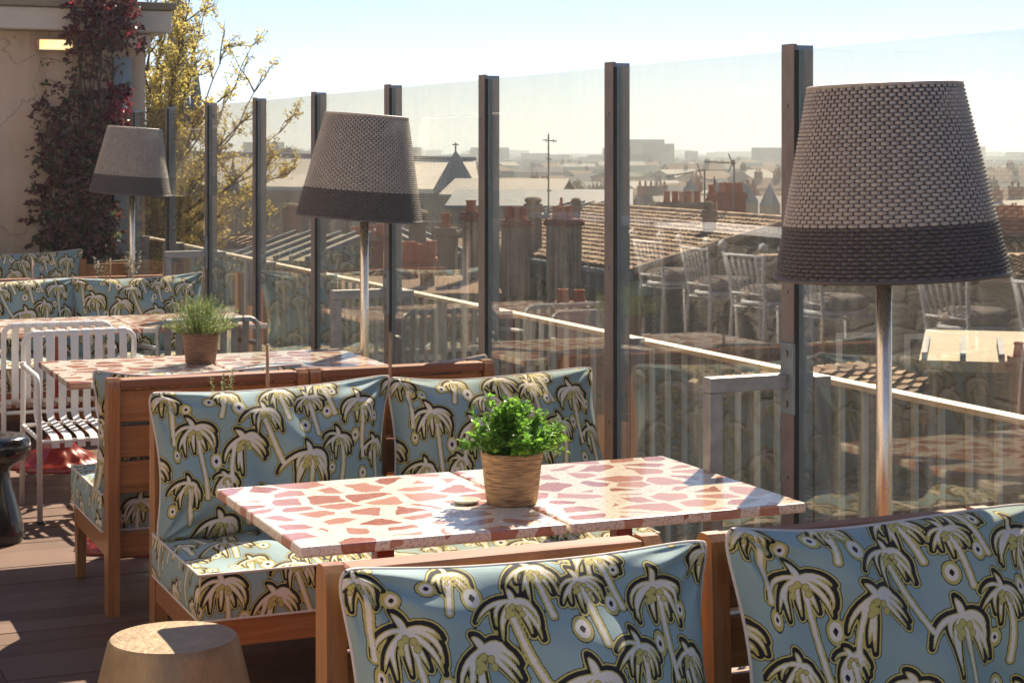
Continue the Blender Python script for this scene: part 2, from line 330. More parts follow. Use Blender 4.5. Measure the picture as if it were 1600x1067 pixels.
# ------------------------------------------------------------------ mesh builder
class MB:
    def __init__(s): s.bm = bmesh.new(); s.tone = None
    def _tl(s):
        if s.tone is None: s.tone = s.bm.faces.layers.float.new('tone')
        return s.tone
    def box(s, x0, x1, y0, y1, z0, z1, bev=0, mat=None, tone=None, taper=None):
        if tone is not None: s._tl()
        vs = []
        for z in (z0, z1):
            tx = ty = 0
            if taper and z == z0: tx, ty = taper
            for (x, y) in ((x0+tx, y0+ty), (x1-tx, y0+ty), (x1-tx, y1-ty), (x0+tx, y1-ty)):
                p = Vector((x, y, z)); vs.append(s.bm.verts.new(mat @ p if mat else p))
        q = [(0, 3, 2, 1), (4, 5, 6, 7), (0, 1, 5, 4), (1, 2, 6, 5), (2, 3, 7, 6), (3, 0, 4, 7)]
        fs = [s.bm.faces.new([vs[i] for i in f]) for f in q]
        if tone is not None:
            l = s._tl()
            for f in fs: f[l] = tone
        if bev:
            es = list({e for f in fs for e in f.edges})
            r = bmesh.ops.bevel(s.bm, geom=es, offset=bev, segments=2, profile=.5, affect='EDGES', clamp_overlap=True)
            if tone is not None:
                for f in r['faces']: f[s.tone] = tone
        return s
    def hexa(s, pts, tone=None):            # 8 points: bottom ring then top ring
        vs = [s.bm.verts.new(p) for p in pts]
        for f in [(0, 3, 2, 1), (4, 5, 6, 7), (0, 1, 5, 4), (1, 2, 6, 5), (2, 3, 7, 6), (3, 0, 4, 7)]:
            s.bm.faces.new([vs[i] for i in f])
        return s
    def poly(s, pts, tone=None):
        if tone is not None: s._tl()
        f = s.bm.faces.new([s.bm.verts.new(p) for p in pts])
        if tone is not None: f[s._tl()] = tone
        return s
    def tube(s, pts, r, n=10, cap=True, tone=None):
        if tone is not None: s._tl()
        pts = [Vector(p) for p in pts]; rs = r if isinstance(r, (list, tuple)) else [r]*len(pts)
        rings = []; prev = None
        for i, p in enumerate(pts):
            d = (pts[min(i+1, len(pts)-1)]-pts[max(i-1, 0)])
            if d.length < 1e-9: d = Vector((0, 0, 1))
            d.normalize()
            if prev is None:
                a = Vector((0, 0, 1)) if abs(d.z) < .9 else Vector((1, 0, 0)); u = d.cross(a).normalized()
            else:
                u = prev - d*prev.dot(d); u.normalize()
            prev = u; w = d.cross(u)
            rings.append([s.bm.verts.new(p+(u*math.cos(2*math.pi*k/n)+w*math.sin(2*math.pi*k/n))*rs[i]) for k in range(n)])
        fs = []
        for a, b in zip(rings, rings[1:]):
            for k in range(n): fs.append(s.bm.faces.new((a[k], a[(k+1) % n], b[(k+1) % n], b[k])))
        if cap:
            fs.append(s.bm.faces.new(rings[0][::-1])); fs.append(s.bm.faces.new(rings[-1]))
        if tone is not None:
            l = s._tl()
            for f in fs: f[l] = tone
        return s
    def strip(s, pts, wv, th):              # flat bar along a path, width vector wv, thickness th
        wv = Vector(wv); pts = [Vector(p) for p in pts]; rings = []
        for i, p in enumerate(pts):
            d = (pts[min(i+1, len(pts)-1)]-pts[max(i-1, 0)]).normalized(); nrm = d.cross(wv).normalized()*th/2; h = wv/2
            rings.append([s.bm.verts.new(q) for q in (p-h-nrm, p+h-nrm, p+h+nrm, p-h+nrm)])
        for a, b in zip(rings, rings[1:]):
            for k in range(4): s.bm.faces.new((a[k], a[(k+1) % 4], b[(k+1) % 4], b[k]))
        s.bm.faces.new(rings[0][::-1]); s.bm.faces.new(rings[-1]); return s
    def lathe(s, prof, n=32, c=(0, 0, 0), sx=1, sy=1, capb=True, capt=True, wob=0):
        rings = []
        for j, (r, z) in enumerate(prof):
            rings.append([s.bm.verts.new((c[0]+r*sx*math.cos(2*math.pi*k/n)*(1+wob*math.sin(k*3.1+j)), c[1]+r*sy*math.sin(2*math.pi*k/n), c[2]+z)) for k in range(n)])
        for a, b in zip(rings, rings[1:]):
            for k in range(n): s.bm.faces.new((a[k], a[(k+1) % n], b[(k+1) % n], b[k]))
        if capb: s.bm.faces.new(rings[0][::-1])
        if capt: s.bm.faces.new(rings[-1])
        return s
    def leaf(s, p, d, up, L, Wd, tone, fold=.25):
        l = s._tl()
        p = Vector(p); d = Vector(d).normalized(); u = Vector(up); sd = d.cross(u)
        if sd.length < 1e-3: sd = d.orthogonal()
        sd.normalize(); nn = sd.cross(d)
        a = s.bm.verts.new(p); b = s.bm.verts.new(p+d*L*.5+sd*Wd*.5+nn*Wd*fold); c = s.bm.verts.new(p+d*L-nn*L*.12); e = s.bm.verts.new(p+d*L*.5-sd*Wd*.5+nn*Wd*fold)
        m = s.bm.verts.new(p+d*L*.55)
        for f in (s.bm.faces.new((a, b, m)), s.bm.faces.new((b, c, m)), s.bm.faces.new((c, e, m)), s.bm.faces.new((e, a, m))): f[l] = tone
    def build(s, name, mat, parent=None, smooth=False, loc=None, ang=None):
        if not isinstance(mat, (list, tuple)): mat = [mat]
        me = bpy.data.meshes.new(name); s.bm.normal_update(); s.bm.to_mesh(me); s.bm.free()
        for m in mat: me.materials.append(M[m])
        if smooth:
            me.polygons.foreach_set('use_smooth', [True]*len(me.polygons))
            if ang: me.set_sharp_from_angle(angle=R(ang))
        return link(name, me, parent, loc)
def rbox(*a, **k): return MB().box(*a, **k)
def arc(c, r, a0, a1, n, plane='yz', x=0):
    out = []
    for i in range(n+1):
        a = R(a0+(a1-a0)*i/n); out.append((x, c[0]+r*math.cos(a), c[1]+r*math.sin(a)))
    return out

# ------------------------------------------------------------------ the palm-tree print (drawn once as distance functions)
PW, PH, PX = .78, .58, .00063              # repeat in metres, and metres per drawing unit
PALMS = [  # crown x, y, radius, turn, trunk points (drawing units, y down, origin at the top left of a pillow)
    (70, 40, 68, -10, [(95, 55), (100, 160), (88, 285)]), (205, 210, 98, 8, [(222, 225), (235, 400), (252, 570)]),
    (455, 285, 100, 28, [(420, 300), (385, 400), (378, 500)]), (572, 140, 82, -6, [(555, 160), (590, 290), (650, 430)]),
    (782, 395, 108, 0, [(790, 420), (800, 560), (785, 700)]), (812, 85, 72, 5, [(815, 100), (835, 200), (845, 300)]),
    (1085, 130, 94, -4, [(1100, 150), (1100, 300), (1110, 430)]), (962, 320, 76, -18, [(975, 345), (985, 440), (965, 560)]),
    (665, 20, 74, 0, [(665, 40), (680, 120), (698, 200)]), (890, -15, 70, 12, [(900, 0), (915, 90), (945, 195)]),
    (150, 490, 74, -22, [(150, 500), (165, 590), (160, 690)]), (330, 690, 104, 3, [(335, 700), (345, 800), (330, 890)]),
    (1190, 360, 74, 14, [(1195, 380), (1205, 470), (1190, 580)]), (385, 25, 60, 0, [(380, 40), (365, 100), (350, 160)]),
    (560, 590, 88, -10, [(565, 610), (590, 720), (580, 830)]), (1020, 680, 96, 10, [(1025, 700), (1005, 810), (1020, 905)]),
    (130, 800, 66, 12, [(130, 810), (120, 870), (130, 920)]), (1190, 760, 70, -8, [(1190, 775), (1200, 850), (1185, 915)]),
    (800, 790, 74, 6, [(800, 800), (815, 860), (805, 915)]),
  (352, 470, 58, 6, [(355, 485), (362, 540), (350, 600)]), (690, 680, 58, -8, [(690, 695), (700, 750), (690, 810)])]
OVALS = [(175, 110, 21, 25), (295, 75, 26, 22), (440, 118, 30, 36), (310, 392, 26, 36), (318, 540, 26, 34), (95, 345, 16, 28), 
         (778, 250, 26, 33), (905, 180, 22, 30), (1060, 322, 20, 32), (945, 62, 18, 22), (1185, 225, 16, 28), (475, 700, 24, 28), 
         (905, 480, 18, 24), (1100, 520, 22, 30), (240, 840, 22, 28), (905, 640, 22, 30), (470, 850, 24, 30), (1110, 850, 18, 26), (60, 620, 18, 26), (650, 880, 20, 24)]
FRONDS = [(100, .58, -.5, .12), (150, 1.25, 1.75, .078), (178, 1.46, 1.5, .088), (208, 1.50, .95, .094), (238, 1.32, .4, .090), (38, 1.12, 1.95, .078), (8, 1.42, 1.5, .088), (-22, 1.48, 1.0, .094), (-54, 1.28, .4, .090)]
def seg_d(P, a, b, ra, rb):
    a = np.array(a); b = np.array(b); ab = b-a; h = np.clip(((P-a)@ab)/max(ab@ab, 1e-9), 0, 1)
    q = P-a-h[:, None]*ab
    return np.hypot(q[:, 0], q[:, 1])-(ra+(rb-ra)*h)
def fronds(P, c, r, rot, scale, extra):
    d = np.full(len(P), 9.)
    for j, (th, L, dr, w) in enumerate(FRONDS):
        jt = math.sin(r*99999+j*2.7); th0 = th; th = th+9*jt; L = L*(1+.13*math.sin(r*55555+j*5.1)); dr = dr*(1+.3*jt)
        ang = R(th+rot*.6); p = np.array(c, float); n = 7; st = L*r*scale/n
        for i in range(n):
            # bend each frond towards straight down
            dd = (R(-90)-ang+math.pi) % (2*math.pi)-math.pi
            if th0 == 100: dd = .4
            ang += math.copysign(min(abs(dd), dr/n*1.1), dd)
            q = p+np.array((math.cos(ang), -math.sin(ang)))*st
            u0, u1 = i/n, (i+1)/n; f0 = (.62+1.5*u0-2.05*u0**2)*w*r
            f1 = (.62+1.5*u1-2.05*u1**2)*w*r
            d = np.minimum(d, seg_d(P, p, q, f0+extra, f1+extra)); p = q
    return d
def pattern(P):                             # P: (N,2) in metres -> A, B, C, K, M, S
    N = len(P); P = np.mod(P, (PW, PH)); A = np.full(N, 1.); B = A.copy(); C = A.copy(); K = A.copy(); Mk = A.copy(); S = A.copy()
    for ox in (-PW, 0, PW):
        for oy in (-PH, 0, PH):
            for cx, cy_, r, rot, tr in PALMS:
                c = np.array((cx*PX+ox, cy_*PX+oy)); rr = r*PX*1.12
                T = [np.array((a*PX+ox, b*PX+oy)) for a, b in tr]
                allp = np.array([c]+T); lo = allp.min(0)-rr*1.6; hi = allp.max(0)+rr*1.6
                idx = np.where((P[:, 0] > lo[0]) & (P[:, 0] < hi[0]) & (P[:, 1] > lo[1]) & (P[:, 1] < hi[1]))[0]
                if not len(idx): continue
                Q = P[idx]; f = fronds(Q, c, rr, rot, 1., 0.)
                c2 = c+np.array((.0006, -.0034)); f2 = fronds(Q, c2, rr, rot, 1.05, .0066)
                T2 = [T[0]*(1-t)**2+2*T[1]*t*(1-t)+T[2]*t*t for t in np.linspace(0, 1, 7)]
                tk = np.full(len(Q), 9.)
                for i in range(6): tk = np.minimum(tk, seg_d(Q, T2[i], T2[i+1], .0052, .0066))
                stripe = np.full(len(Q), 9.)
                for i in range(6): stripe = np.minimum(stripe, seg_d(Q, T2[i]+np.array((.0045, 0)), T2[i+1]+np.array((.0055, 0)), .0010, .0013))
                nuts = np.full(len(Q), 9.)
                for k, (nx, ny) in enumerate(((-.20, .20), (-.03, .08), (-.24, .42), (.20, .16), (.27, .38), (-.08, .34))[:4+(int(cx) % 3)]):
                    nuts = np.minimum(nuts, np.abs(np.hypot(Q[:, 0]-c[0]-nx*rr, Q[:, 1]-c[1]-(ny+.12)*rr))-.125*rr)
                A[idx] = np.minimum(A[idx], np.minimum(f, tk)); B[idx] = np.minimum(B[idx], f2)
                C[idx] = np.minimum(C[idx], np.minimum(f2, tk)); K[idx] = np.minimum(K[idx], nuts); S[idx] = np.minimum(S[idx], stripe)
            for cx, cy_, a, b in OVALS:
                c = np.array((cx*PX+ox, cy_*PX+oy)); q = (P-c)/np.array((a*PX*1.12, b*PX*1.12)); k = np.hypot(q[:, 0], q[:, 1]); d = (k-1)*min(a, b)*PX
                A = np.minimum(A, d+.0022); C = np.minimum(C, d+.0015); q2 = np.abs(P-c)
                Mk = np.minimum(Mk, (q2[:, 0]/(.42*a*PX)+q2[:, 1]/(.46*b*PX)-1)*.0035)
    return A, B, C, K, Mk, S
def grid_faces(nu, nv, off=0, flip=False):
    i = np.arange(nu-1)[:, None]*nv+np.arange(nv-1)[None, :]; i = i.ravel()+off
    f = np.stack([i, i+nv, i+nv+1, i+1], 1)
    return f[:, ::-1] if flip else f
def fabric_mesh(name, patches):             # patches: list of (verts (nu,nv,3), pattern coords (nu,nv,2), flip)
    V = []; Fc = []; PC = []; off = 0
    for v, p, fl in patches:
        nu, nv = v.shape[:2]; V.append(v.reshape(-1, 3)); PC.append(p.reshape(-1, 2)); Fc.append(grid_faces(nu, nv, off, fl)); off += nu*nv
    V = np.concatenate(V); Fc = np.concatenate(Fc); PC = np.concatenate(PC)
    me = bpy.data.meshes.new(name); me.vertices.add(len(V)); me.vertices.foreach_set('co', V.astype(np.float32).ravel())
    me.loops.add(Fc.size); me.loops.foreach_set('vertex_index', Fc.astype(np.int32).ravel())
    me.polygons.add(len(Fc)); me.polygons.foreach_set('loop_start', (np.arange(len(Fc))*4).astype(np.int32))
    me.update(calc_edges=True); me.validate()
    me.polygons.foreach_set('use_smooth', [True]*len(me.polygons))
    A, B, C, K, Mk, S = pattern(PC)
    for nm, tr in (('pat1', (A, B, C)), ('pat2', (K, Mk, S))):
        at = me.attributes.new(nm, 'FLOAT_VECTOR', 'POINT'); at.data.foreach_set('vector', np.stack(tr, 1).astype(np.float32).ravel())
    me.materials.append(M['palm_fabric']); return me
def wrinkle(x, y, seed):
    g = np.random.RandomState(seed); z = np.zeros_like(x)
    for k in range(9):
        a = g.uniform(0, math.pi); f = g.uniform(9, 34); ph = g.uniform(0, 6.3)
        z += np.sin((x*math.cos(a)+y*math.sin(a))*f+ph+1.3*np.sin(x*11+y*7+ph))*(.042/f)
    return z
PILX, PILZ = .408, .245
def pillow_point(u, v, seed, side):
    """u,v in -1..1 (v up); returns x, y(outwards), z of a stuffed scatter pillow with pulled corners"""
    g = np.random.RandomState(seed); e = g.uniform(-.015, .015, 8)
    pin = .085; x = PILX*u*(1-pin*(1-np.abs(v)**2.0)*np.abs(u)**3); cr = 1-.055*(np.abs(u*v)**9); x = x*cr; z = PILZ*v*cr*(1-.105*(1-np.abs(u)**2.4)*np.clip(v, 0, 1)**2-.03*(1-u*u)*np.clip(-v, 0, 1)**2)
    x = x+e[0]*v*.6+e[1]*u*v; z = z+e[2]*u*.8+e[3]*np.sin(u*3)*.6
    core = np.clip(1-np.abs(u)**2.8, 0, 1)**.50*np.clip(1-np.abs(v)**2.8, 0, 1)**.46
    th = .120*core*(1-.22*v)
    w = wrinkle(x, z, seed)*(core**.5)*2.2
    # creases running in from the corners
    for su in (-1, 1):
        for sv in (-1, 1):
            dd = np.hypot((u-su)*1.3, v-sv); an = np.arctan2(v-sv, (u-su)*1.3)
            w += .0085*np.sin(an*13+seed+su+2*sv)*np.exp(-((dd-.42)/.26)**2)
    y = -(th+w*np.clip(core*3, 0, 1)) if side == 0 else th*.62
    # top corners curl a little forward, bottom folds under
    y = y-.030*(np.abs(u)**5)*(np.clip(v, 0, 1)**4)+.02*np.clip(-v, 0, 1)**2
    return np.stack([x, y, z], -1)
PCACHE = {}
def pillow_meshes(seed, shift=(0., 0.)):
    if seed in PCACHE: return PCACHE[seed]
    nu, nv = 236, 158
    def nl(n): t_ = np.linspace(-1, 1, n); return np.sign(t_)*(1-(1-np.abs(t_))**1.12)
    U, V = np.meshgrid(nl(nu), nl(nv), indexing='ij')
    pc = np.stack([(U+1)*PILX+shift[0], (1-V)*PILZ+shift[1]], -1)
    U2, V2 = np.meshgrid(nl(100), nl(66), indexing='ij')
    pc2 = np.stack([(1-U2)*PILX+.2, (1-V2)*PILZ+.1], -1)
    me = fabric_mesh('pillow_cover', [(pillow_point(U, V, seed, 0), pc, False), (pillow_point(U2, V2, seed, 1), pc2, True)])
    t_ = np.linspace(-1, 1, 60); rim = [(a, 1.) for a in t_]+[(1., a) for a in t_[::-1]]+[(a, -1.) for a in t_[::-1]]+[(-1., a) for a in t_]
    rim = np.array(rim); p = pillow_point(rim[:, 0], rim[:, 1], seed, 0)
    b = MB(); b.tube([Vector(q) for q in p], .0046, 7, cap=False); mp = bpy.data.meshes.new('piping'); b.bm.to_mesh(mp); b.bm.free()
    mp.materials.append(M['piping']); mp.polygons.foreach_set('use_smooth', [True]*len(mp.polygons))
    PCACHE[seed] = (me, mp); return PCACHE[seed]
def scatter_pillow(x, y, z, facing, label, group, seed, lean=13, roll=0, shift=(0, 0)):
    me, mp = pillow_meshes(seed, shift)
    o = thing('scatter_pillow', label, 'pillow', (x, y, z), 0, group)
    o.rotation_euler = (R(-lean) if facing == 's' else R(lean), R(roll), 0)
    if facing == 'n': o.rotation_euler = (R(-lean), R(roll), math.pi)
    c = link('cover', me, o); p = link('piping', mp, o)
    c.location = p.location = (0, 0, PILZ); return o

SW, SD_, ST = .762, .64, .135               # seat cushion
def seat_cushion_meshes():
    def bulge(a, n=3): return np.clip(1-np.abs(a)**n, 0, 1)
    nu, nv, nz = 230, 190, 42
    r = .018
    U, V = np.meshgrid(np.linspace(-1, 1, nu), np.linspace(-1, 1, nv), indexing='ij')
    X = U*SW/2; Y = V*SD_/2; Z = ST/2+.020*bulge(U, 4)*bulge(V, 4)+wrinkle(X, Y, 4)*2.2*bulge(U)*bulge(V)
    top = (np.stack([X, Y, Z], -1), np.stack([X+SW/2+.06, -Y+SD_/2+.05], -1), False)
    ps = [top]
    def side(axis, sg):
        n = nu if axis == 'x' else nv; Lh = SW/2 if axis == 'x' else SD_/2; O = SD_/2 if axis == 'x' else SW/2
        a, h = np.meshgrid(np.linspace(-1, 1, n), np.linspace(-1, 1, nz), indexing='ij')
        out = (O+.010*bulge(h, 2)*bulge(a, 14)*(1+.25*np.sin(a*9)))*sg
        zz = h*ST/2
        if axis == 'x':
            P = np.stack([a*Lh, out, zz], -1); pc = np.stack([a*Lh+Lh+.06, (SD_ if sg < 0 else 0)+.05+(ST/2-zz)], -1)
            return (P, pc, sg > 0)
        P = np.stack([out, a*Lh, zz], -1); pc = np.stack([a*Lh+Lh+.37, (ST/2-zz)+.33], -1)
        return (P, pc, sg < 0)
    ps += [side('x', -1), side('x', 1), side('y', -1), side('y', 1)]
    bot = np.stack([X, Y, np.full_like(X, -ST/2)], -1)[::8, ::8]; ps.append((bot, np.stack([X, Y], -1)[::8, ::8], True))
    me = fabric_mesh('seat_cover', ps)
    b = MB()
    for z in (ST/2, -ST/2):
        n = 24; pts = [Vector((-SW/2+SW*i/n, -SD_/2, z)) for i in range(n)]+[Vector((SW/2, -SD_/2+SD_*i/n, z)) for i in range(n)]+[Vector((SW/2-SW*i/n, SD_/2, z)) for i in range(n)]+[Vector((-SW/2, SD_/2-SD_*i/n, z)) for i in range(n+1)]
        b.tube(pts, .0042, 7, cap=False)
    mp = bpy.data.meshes.new('piping'); b.bm.to_mesh(mp); b.bm.free(); mp.materials.append(M['piping']); mp.polygons.foreach_set('use_smooth', [True]*len(mp.polygons))
    return me, mp
SEATM = seat_cushion_meshes()
def seat_cushion(x, y, z, rz, label, group):
    o = thing('seat_cushion', label, 'cushion', (x, y, z), rz, group); link('cover', SEATM[0], o); link('piping', SEATM[1], o); return o

# ------------------------------------------------------------------ lounge seats: local front is -y, the back legs stand at y=0
def make_lounge(name, label, group):
    t = thing(name, label, 'bench', (0, 0, 0), 0, group); w = .745/2
    for s in (-1, 1):
        x0, x1 = sorted((s*w, s*(w-.042)))
        b = MB()                                             # rear leg: wide at the seat, narrowing to foot and top
        prof = [(0, -.035, .035), (.10, -.040, .036), (.30, -.052, .036), (.52, -.045, .036), (.815, -.032, .036), (.838, -.028, .032), (.852, -.014, .018)]
        for (za, a0, a1), (zb, b0, b1) in zip(prof, prof[1:]):
            b.hexa([(x0, a0, za), (x1, a0, za), (x1, a1, za), (x0, a1, za), (x0, b0, zb), (x1, b0, zb), (x1, b1, zb), (x0, b1, zb)])
        bmesh.ops.remove_doubles(b.bm, verts=b.bm.verts, dist=.0005)
        b.build('leg', 'bench_wood_upright', t)
        rbox(x0, x1, -.675, -.61, 0, .30, .004, taper=(.004, .01)).build('leg', 'bench_wood_upright', t)
        rbox(x0+.002, x1-.002, -.6095, -.053, .205, .29, .003).build('side_rail', 'bench_wood', t)
    rbox(-w+.043, w-.043, -.672, -.645, .205, .292, .004).build('front_rail', 'bench_wood', t)
    rbox(-w+.043, w-.043, -.03, .0, .205, .29, .003).build('rear_rail', 'bench_wood', t)
    rbox(-w+.043, w-.043, -.644, -.031, .275, .290, .002).build('seat_base', 'bench_wood', t)
    for z in (.435, .563, .691): rbox(-w+.043, w-.043, -.020, .012, z, z+.114, .004).build('slat', 'bench_wood', t)
    rbox(-w+.043, w-.043, -.030, .036, .812, .848, .010).build('top_rail', 'rail_wood', t)
    return t

# ================================================================== THE TERRACE
# deck boards run across (along X)
b = MB(); y = -3.0; bw, gap = .141, .005
while y < 15.2:
    x = -7.0
    while x < 3.3:
        L = rnd.choice((2.2, 2.8, 3.4)); x1 = min(x+L, 3.3)
        dz = rnd.uniform(-.0012, .0012)
        b.box(x+.0015, x1-.0015, y, y+bw, -.028, dz, tone=rnd.random())
        x = x1
    y += bw+gap
tag(b.build('deck_floor', 'deck_wood'), kind='structure')
tag(rbox(-7, 3.3, -3, 15.2, -.5, -.032).build('terrace_slab', 'limestone_dark'), kind='structure')

# wall closing the terrace, with its cornice and setback storey
wall = thing('terrace_wall', 'beige stucco wall closing the terrace behind the dark red creeper', 'wall', (0, 14.9, 0))
rbox(-7, 3.12, 0, .45, -.4, 2.62).build('wall', 'stucco', wall)
b = rbox(-7, 3.30, -.20, .5, 2.623, 2.80, .012); b.build('cornice', 'cornice', wall)
rbox(-7, 3.33, -.24, .5, 2.803, 2.865, .015).build('coping', 'limestone', wall)
rbox(2.9, 3.16, -.05, .4, 2.50, 2.6205, .02).build('corbel', 'cornice', wall)
up = thing('attic_storey', 'set back upper storey with dark window above the terrace wall', 'building', (0, 15.9, 0))
rbox(-7, 3.1, 0, 2, 2.4, 5.4).build('wall', 'stucco', up)
for x in (2.15, .7, -1.1):
    f = rbox(x-.3, x+.3, -.03, .02, 2.87, 4.5, .01).build('window', 'zinc', up)
    link('pane', rbox(x-.24, x+.24, -.04, -.031, 2.95, 4.4).build('pane_tmp', 'window_dark').data, f); bpy.data.objects.remove(bpy.data.objects['pane_tmp'])
p = W(79, 73, 14.82)
wl = thing('wall_light', 'rectangular lit lamp with rusty frame on the beige wall', 'wall lamp', (p.x, 14.9, p.z))
b = MB(); fw, fh = .150, .052
for a in ((-fw, fw, fh-.012, fh), (-fw, fw, -fh, -fh+.012), (-fw, -fw+.02, -fh+.012, fh-.012), (fw-.02, fw, -fh+.012, fh-.012)): b.box(a[0], a[1], -.075, -.001, a[2], a[3], .002)
simple('rusty_paint', (.42, .27, .2), .7, 0, .5, 30); b.build('frame', 'rusty_paint', wl)
rbox(-fw+.021, fw-.021, -.066, -.002, -fh+.013, fh-.013, .006).build('diffuser', 'lit_diffuser', wl)
pf = thing('steel_upright', 'pale blue steel upright fixed to the beige wall beside the creeper', 'post', (2.885, 14.80, 0))
rbox(-.035, .035, 0, .095, 0, 2.42).build('web', 'zinc', pf); rbox(.0352, .11, .03, .045, 0, 2.42).build('flange', 'post_steel', pf)

# glass screen: posts, panes, bracing frames
GX = 2.885
POSTY = [4.69+1.2*i for i in range(-4, 9)]
first = None
ords = {4: 'nearest full post seen, right of the terrazzo tables', 5: 'second post from the right in view', 6: 'third post from the right in view', 7: 'fourth post from the right, behind the middle floor lamp', 8: 'fifth post from the right, left of the middle lamp pole', 9: 'sixth post from the right, right of the far chair', 10: 'seventh post from the right', 11: 'eighth post from the right, beside the farthest lamp', 12: 'last post before the beige wall, behind the farthest lamp'}
for i, py_ in enumerate(POSTY):
    lb = 'dark grey steel screen post, '+ords.get(i, 'out of frame beside the nearest seats')
    if first is None:
        first = thing('screen_post', lb, 'post', (GX, py_, 0), 0, 'steel posts of the glass screen')
        simple('plate_steel', (.225, .195, .19), .5, .2, .3, 8, .1, 80); rbox(0, .012, -.070, -.001, 0, 1.985, .001).build('face_plate', 'plate_steel', first)
        b = rbox(.0125, .066, -.072, -.064, 0, 1.98); b.box(.0125, .066, -.010, -.002, 0, 1.98); b.box(.054, .066, -.0638, -.0102, 0, 1.98); b.build('channel', 'post_steel', first)
        rbox(.067, .125, -.078, .0, 0, 1.0, .002).build('stanchion', 'zinc', first)
        rbox(-.0005, .0135, -.078, -.0725, 0, 1.965).build('dark_strip', 'strip_black', first)  # thin black strip along the joint of plate and channel
        for z in (.25, .7, 1.25, 1.80): MB().tube([(-.004, -.035, z), (.001, -.035, z)], .006, 8).build('bolt', 'galvanised', first)
    else: copy_tree(first, (GX, py_, 0), label=lb)
place = {3: 'nearest pane, at the right edge of the picture', 4: 'pane behind the left end of the nearest lamp shade', 5: 'pane showing the long tiled roof', 6: 'pane showing the two rendered chimneys', 7: 'pane showing the pointed slate turret', 8: 'pane behind the middle lamp shade', 9: 'narrow pane left of the middle lamp shade', 10: 'pane in front of the low tree branches', 11: 'pane right of the farthest lamp', 12: 'pane just behind the farthest lamp'}
for i in range(len(POSTY)):
    y0 = POSTY[i]+.002; y1 = (POSTY[i+1]-.074) if i+1 < len(POSTY) else 14.79
    if i == len(POSTY)-1: y0 = POSTY[i]+.002
    o = rbox(GX+.014, GX+.018, y0, y1, .06, 1.965).build('glass_pane', 'screen_glass')
    tag(o, 'tall clear glass screen, '+{3: 'pane between nearest full post and picture edge', 4: 'pane right after the nearest full post', 5: 'pane in front of the white reflected bar stools', 6: 'pane showing two rendered chimneys', 7: 'pane showing the pointed slate turret', 8: 'pane behind middle lamp shade and pole', 9: 'narrow pane left of the middle lamp shade', 10: 'pane behind the far galvanised chair', 11: 'pane in front of the yellow leafed tree', 12: 'last pane beside the beige wall'}.get(i, 'pane out of frame beside the nearest seats'), 'glass pane', 'panes of the glass screen')
def bracing(y, lb):
    t = thing('bracing_frame', lb, 'frame', (GX, y-.036, 0), 0, 'steel bracing frames of the screen')
    b = rbox(-.275, -.002, -.022, .022, .965, 1.009, .003); b.build('top_bar', 'bracket_steel', t)
    rbox(-.275, -.231, -.0215, .0215, 0, .9645, .003).build('leg', 'bracket_steel', t)
    b = rbox(-.010, -.0005, -.045, .025, .89, 1.10, .002); pl = b.build('fixing_plate', 'post_steel', t)
    for z in (.92, 1.07): MB().tube([(-.016, -.012, z), (-.010, -.012, z)], .010, 10).build('bolt', 'galvanised', pl)
bracing(POSTY[4], 'galvanised bracing frame at the right end of the front terrazzo table')
bracing(POSTY[7], 'galvanised bracing frame beside the middle floor lamp pole')
bracing(POSTY[10], 'galvanised bracing frame beyond the far galvanised chair')

# outer railing
rl = thing('railing', 'steel balustrade with flat cream handrail outside the glass screen', 'railing', (3.2, 0, 0))
rbox(-.028, .028, -3, 15.3, .935, .952, .002).build('handrail', 'rail_cream', rl)
rbox(-.015, .015, -3, 15.3, .10, .125).build('bottom_rail', 'galvanised', rl)
simple('baluster_paint', (.34, .38, .39), .5, 0, .15, 12); bal = None; y = 1.9
while y < 14.6:
    if bal is None:
        bal = rbox(-.008, .008, -.008, .008, .1255, .9345).build('baluster', 'baluster_paint', rl)
        bal.location.y = y
    else:
        c = bal.copy(); COL.objects.link(c); c.location = (0, y, 0)
    y += .128

# ------------------------------------------------------------------ seats
lounge = None
def put_lounge(x0, yb, facing, lb):
    global lounge
    rz = 0 if facing == 's' else math.pi
    if lounge is None: lounge = make_lounge('lounge_seat', lb, 'slatted wooden lounge seats'); lounge.location = (x0+.3755, yb, 0); lounge.rotation_euler = (0, 0, rz)
    else: copy_tree(lounge, (x0+.3755, yb, 0), rz, lb)
    s = -1 if facing == 's' else 1
    return x0+.3755, yb+s*.37, s
CG = 'palm print seat cushions'; PG = 'palm print scatter pillows'
def unit(x0, yb, facing, where, plab, seed, pil=True, shift=(0, 0), roll=0, dx=0, lean=13, dz=0):
    cx, cyy, s = put_lounge(x0, yb, facing, 'slatted wooden lounge seat '+where)
    seat_cushion(cx, cyy, .292+ST/2, 0 if facing == 's' else math.pi, 'palm print box cushion on seat '+where, CG)
    if pil: scatter_pillow(cx+dx, yb+s*.185, .425+dz, facing, plab, PG, seed, lean, roll, shift)
unit(1.07, 3.46, 's', 'at the bottom edge, left one of the nearest pair', 'nearest palm print pillow, bottom centre of the picture', 3, shift=(.02, .0), dx=.035, dz=-.042)
unit(1.91, 3.42, 's', 'at the bottom right corner', 'palm print pillow filling the bottom right corner', 5, shift=(.0, .02), dx=.03, lean=12, dz=-.022)
unit(1.265, 5.95, 's', 'behind the front terrazzo table, left half', 'palm print pillow behind the left end of the front table', 8)
unit(2.02, 5.95, 's', 'behind the front terrazzo table, beside the glass', 'palm print pillow behind the basil pot', 11, dx=.045)
unit(1.24, 6.60, 'n', 'turned away on the left, slatted back to the camera', 'palm print pillow seen edge on, left of the slatted back', 14, dx=.0, dz=-.035)
